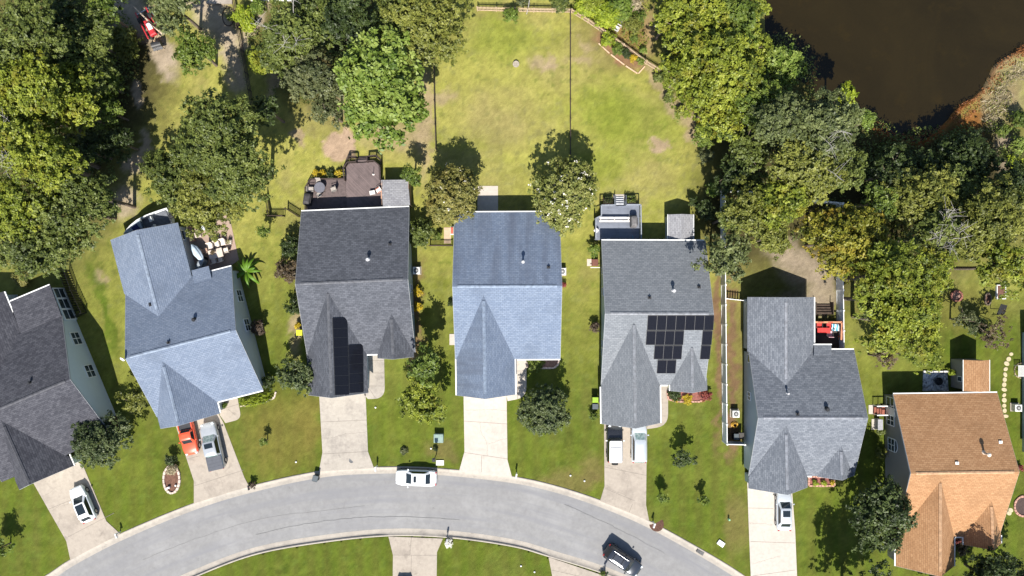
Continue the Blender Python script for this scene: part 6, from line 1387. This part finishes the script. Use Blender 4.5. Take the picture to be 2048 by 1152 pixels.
t = thing('shade_sail', 'black shade sail on a pole on the right lawn', 'shade', P(2004, 618, 2.0)); t.location.z = 0; m = MB().cyl((0, 0, -.1), (0, 0, 2.0), .04); m.build('pole', alub, t); MB().slab([(-.6, -.7, 1.9), (.3, -.6, 2.0), (.7, .4, 1.9), (-.1, .6, 2.0)], .02).build('canopy', M('shade_black', (.015, .015, .015), .9), t)
sp = [(2022, 708), (2017, 718), (2013, 727), (2011, 738), (2010, 749), (2009, 759), (2008, 769), (2008, 779), (2008, 790), (2008, 800), (2008, 811), (2009, 821), (2011, 832), (2018, 1026), (2021, 1020)]
stm = M('stepping_stone', (.42, .36, .23), .85, var=.15, scale=5); nth = 'first second third fourth fifth sixth seventh eighth ninth tenth eleventh twelfth thirteenth'.split()
base_s = None
for i, (x, y) in enumerate(sp):
    p = P(x, y); lb = f'pale oval stepping stone, {nth[i]} down from the top of the path' if i < 13 else ('pale stepping stone by the round bed, lower one', 'pale stepping stone by the round bed, upper one')[i - 13]
    if base_s is None:
        m = MB(); a = [(math.cos(k * .5236) * .30, math.sin(k * .5236) * .24, 0) for k in range(12)]; m.grid([[(x_, y_, -.08) for x_, y_, z_ in a], [(x_, y_, .05) for x_, y_, z_ in a], [(x_ * .85, y_ * .85, .07) for x_, y_, z_ in a]], True); m.cap([(x_ * .85, y_ * .85, .07) for x_, y_, z_ in a]); s_ = base_s = m.build('stepping_stone', stm)
    else: s_ = base_s.copy(); COL.objects.link(s_)
    s_.location = (p.x, p.y, 0); s_.rotation_euler = (0, 0, i * 1.3); s_.scale = (.8 + .3 * ((i * 7) % 5) / 4, .85 + .3 * ((i * 3) % 4) / 3, 1); tag(s_, lb, 'stepping stone', 'stepping stones in the curved lawn path')
t = thing('arbor_ramp', 'white slatted garden rack against the house at the right edge', 'rack', P(2043, 742, .8)); t.location.z = 0; m = MB(); [m.box((-.35 + .1 * k, 0, .8), (.05, 1.3, .05)) for k in range(8)]; [m.box((0, y, .76), (.8, .05, .05)) for y in (-.6, .6)]; m.build('slats', white, t); [MB().box((x, y, .36), (.06, .06, .8)).build('leg', white, t) for x in (-.32, .32) for y in (-.6, .6)]
t = thing('utility_cabinet', 'grey utility cabinet by the wall steps of the tan house', 'utility box', P(1757, 848, .5)); t.location.z = 0; MB().box((0, 0, .45), (.55, 1.2, .9), (1, 0), .03).build('case', M('cabinet_grey', (.28, .28, .3), .5), t); MB().box((0, 0, .93), (.6, 1.26, .06), (1, 0), .02).build('lid', M('cabinet_grey', (.28, .28, .3), .5), t)
t = thing('garden_hose', 'coiled yellow hose behind the white vinyl fence', 'hose', P(1469, 850, .1)); t.location.z = .03; m = MB(); pts = [Vector((math.cos(k * .5) * (.45 - k * .004), math.sin(k * .5) * (.38 - k * .003), .05 + k * .004)) for k in range(60)]; [m.cyl(pts[i], pts[i + 1], .03, n=5, caps=False) for i in range(59)]; m.build('coil', M('hose_yellow', (.55, .32, .04), .5), t)
bin_(1468, 870, 90, 'dark bin behind the white vinyl fence, left one', binb, bint); bin_(1477, 868, 90, 'dark bin behind the white vinyl fence, right one', binb, M('bin_dark_lid', (.05, .045, .04), .6))
t = thing('flower_box', 'small red and white flower box on the left wall of the streaked blue house', 'planter', P(904, 461, .5)); t.location.z = 0; MB().box((0, 0, .25), (.35, .95, .5), (1, 0), .03).build('box', white, t); MB().box((0, 0, .5), (.28, .8, .2), (1, 0), .05).build('flowers', M('petal_red', (.45, .10, .06), .8, var=.5, scale=20), t)
p = P(446, 812, .4); t = thing('flower_pot', 'terracotta pot by the front door of the angled blue house', 'plant pot', (p.x, p.y, .04)); MB().cyl((0, 0, 0), (0, 0, .4), .2, .28, 14).build('pot', M('terracotta', (.42, .22, .13), .8), t); MB().cyl((0, 0, .36), (0, 0, .41), .25, n=14).build('soil', mulch, t)
box_thing('yard_marker', 'small green-topped sprinkler marker on the right front lawn', 'marker', 1459, 1040, (.18, .18, .45), M('marker_green', (.25, .5, .3), .5), 0, .02)
for i, (x, y, lb) in enumerate(((1141, 951, 'tiny white lawn light, left of the two by the kerb'), (1169, 962, 'tiny white lawn light, right of the two by the kerb'), (592, 924, 'tiny white lawn cap on the olive-brown front lawn'), (751, 815, 'tiny white lawn cap beside the stained driveway'), (862, 897, 'tiny white cap by the green utility box'), (1042, 1132, 'tiny white cap on the lower right lawn, left one'), (1069, 1144, 'tiny white cap on the lower right lawn, right one'))):
    tag(MB().ball(P(x, y, .1), .11, sq=(1, 1, .8)).build('lawn_cap', white), lb, 'lawn cap')
# ------------------------------------------------------------------ red machine and clutter in the top-left clearing
redp = paint('machine_red', (.42, .025, .03), .45); t = thing('farm_tractor', 'red compact tractor with a long loader under a fallen log', 'tractor', P(298, 50, .8), R(-62)); t.location.z = 0
MB().box((.6, 0, .95), (1.6, .75, .5), (1, 0), .12).build('bonnet', redp, t); MB().box((.4, .1, 1.28), (.8, .5, .12), (1, 0), .05).build('hood_panel', M('machine_white', (.7, .72, .75), .4), t); MB().box((-.6, 0, .75), (.9, .8, .3), (1, 0), .05).build('platform', redp, t)
m = MB().box((-.8, 0, 1.15), (.45, .5, .12), (1, 0), .04); m.box((-1.02, 0, 1.4), (.1, .5, .5), (1, 0), .03); m.build('seat', blackp, t); m = MB().cyl((-.2, 0, 1.1), (-.35, 0, 1.5), .03); m.cyl((-.36, 0, 1.5), (-.38, 0, 1.53), .2, n=14); m.build('steering_wheel', blackp, t)
for y in (-1, 1):
    MB().box((-.2, y * .72, 1.0), (3.4, .14, .18), (1, .02 * y), .03).build('loader_arm', redp, t)
    w_ = MB().cyl((-.8, y * .5, .6), (-.8, y * .85, .6), .6, n=18).build('wheel', tyrem, t); MB().cyl((-.8, y * .6, .6), (-.8, y * .87, .6), .3, n=12).build('rim', redp, w_); w_ = MB().cyl((1.1, y * .45, .38), (1.1, y * .65, .38), .38, n=16).build('wheel', tyrem, t); MB().cyl((1.1, y * .5, .38), (1.1, y * .67, .38), .2, n=12).build('rim', redp, w_)
m = MB(); m.grid([[(x, y, z) for y in (-.8, .8)] for x, z in ((-2.1, .3), (-1.8, .25), (-1.75, .7))]); m.grid([[(x + .04, y, z + .03) for y in (.8, -.8)] for x, z in ((-2.1, .3), (-1.8, .25), (-1.75, .7))]); m.build('bucket', rimm, t)
t = thing('fallen_log', 'long pale fallen log lying across the red tractor', 'log', P(297, 42, 1.6)); t.location.z = 0; a, b_ = P(268, 14, 1.6) - P(297, 42, 1.6), P(326, 68, 1.0) - P(297, 42, 1.6); m = MB(); limb(m, (b_.x, b_.y, .9), (a.x, a.y, 1.7), .17, .06, np.random.default_rng(4), .03, 8, 4); m.build('bark', M('log_pale', (.46, .36, .27), .85, var=.2, scale=5), t, smooth=True)
t = thing('white_pipe', 'white pipe lying beside the red tractor', 'pipe', P(308, 36, .3), R(-65)); t.location.z = 0; MB().cyl((-.9, 0, .2), (.9, 0, .2), .12, n=12).build('tube', white, t); MB().cyl((.75, 0, .2), (1.0, 0, .2), .15, n=12).build('collar', pipem, t)
t = thing('barrel_smoker', 'black barrel smoker on wheels in the sandy clearing', 'grill', P(313, 89, 1.0), R(15)); t.location.z = 0; m = MB().cyl((-.55, 0, .95), (.55, 0, .95), .38, n=16); m.build('barrel', M('smoker_black', (.03, .03, .032), .5), t); MB().cyl((.45, .1, 1.3), (.45, .1, 1.8), .06, n=8).build('chimney', alub, t); MB().box((0, -.5, .9), (1.1, .28, .04)).build('shelf', rimm, t)
for x in (-.45, .45):
    for y in (-.3, .3): MB().cyl((x, y, 0), (x, y, .8), .03, n=6).build('leg', alub, t)
t = thing('standing_post', 'tall dark post with a long shadow right of the red tractor', 'post', P(325, 64, 0)); MB().cyl((0, 0, -.1), (0, 0, 3.2), .12, .10, 10).build('shaft', woodd, t); MB().box((0, 0, 3.22), (.26, .26, .05)).build('cap', woodd, t)
t = thing('pallet_rack', 'rough wooden pallet leaning beside the smoker', 'pallet', P(312, 72, .2), R(15)); t.location.z = 0; m = MB(); [m.box((-.45 + .18 * k, 0, .12), (.09, 1.2, .04)) for k in range(6)]; [m.box((0, y, .06), (1.0, .09, .08)) for y in (-.5, 0, .5)]; m.build('boards', woodp, t)
struct(MB().box(P(439, 1, .1), (3.0, .8, .25)).build('concrete_pad', conA))

bed('gravel_edging', 'white stone edging along the gravel bed beside the tan-roofed shed', [(1845, 743), (1895, 743)], M('edging_white', (.55, .53, .5), .8, var=.2), .22, .22, None, False, .5, 'edging')
p = P(1874, 762); t = thing('fire_pit', 'round black fire pit in the middle of the gravel bed', 'fire pit', (p.x, p.y, .04)); m = MB().grid([[(math.cos(k * .3927) * r_, math.sin(k * .3927) * r_, z) for k in range(16)] for r_, z in ((.30, 0), (.48, .35), (.42, .35), (.25, .12))], True); m.cap([(math.cos(k * .3927) * .25, math.sin(k * .3927) * .25, .12) for k in range(16)]); m.build('bowl', alub, t); MB().cyl((-.4, 0, .36), (.4, 0, .36), .02, n=6).build('grate', alub, t)
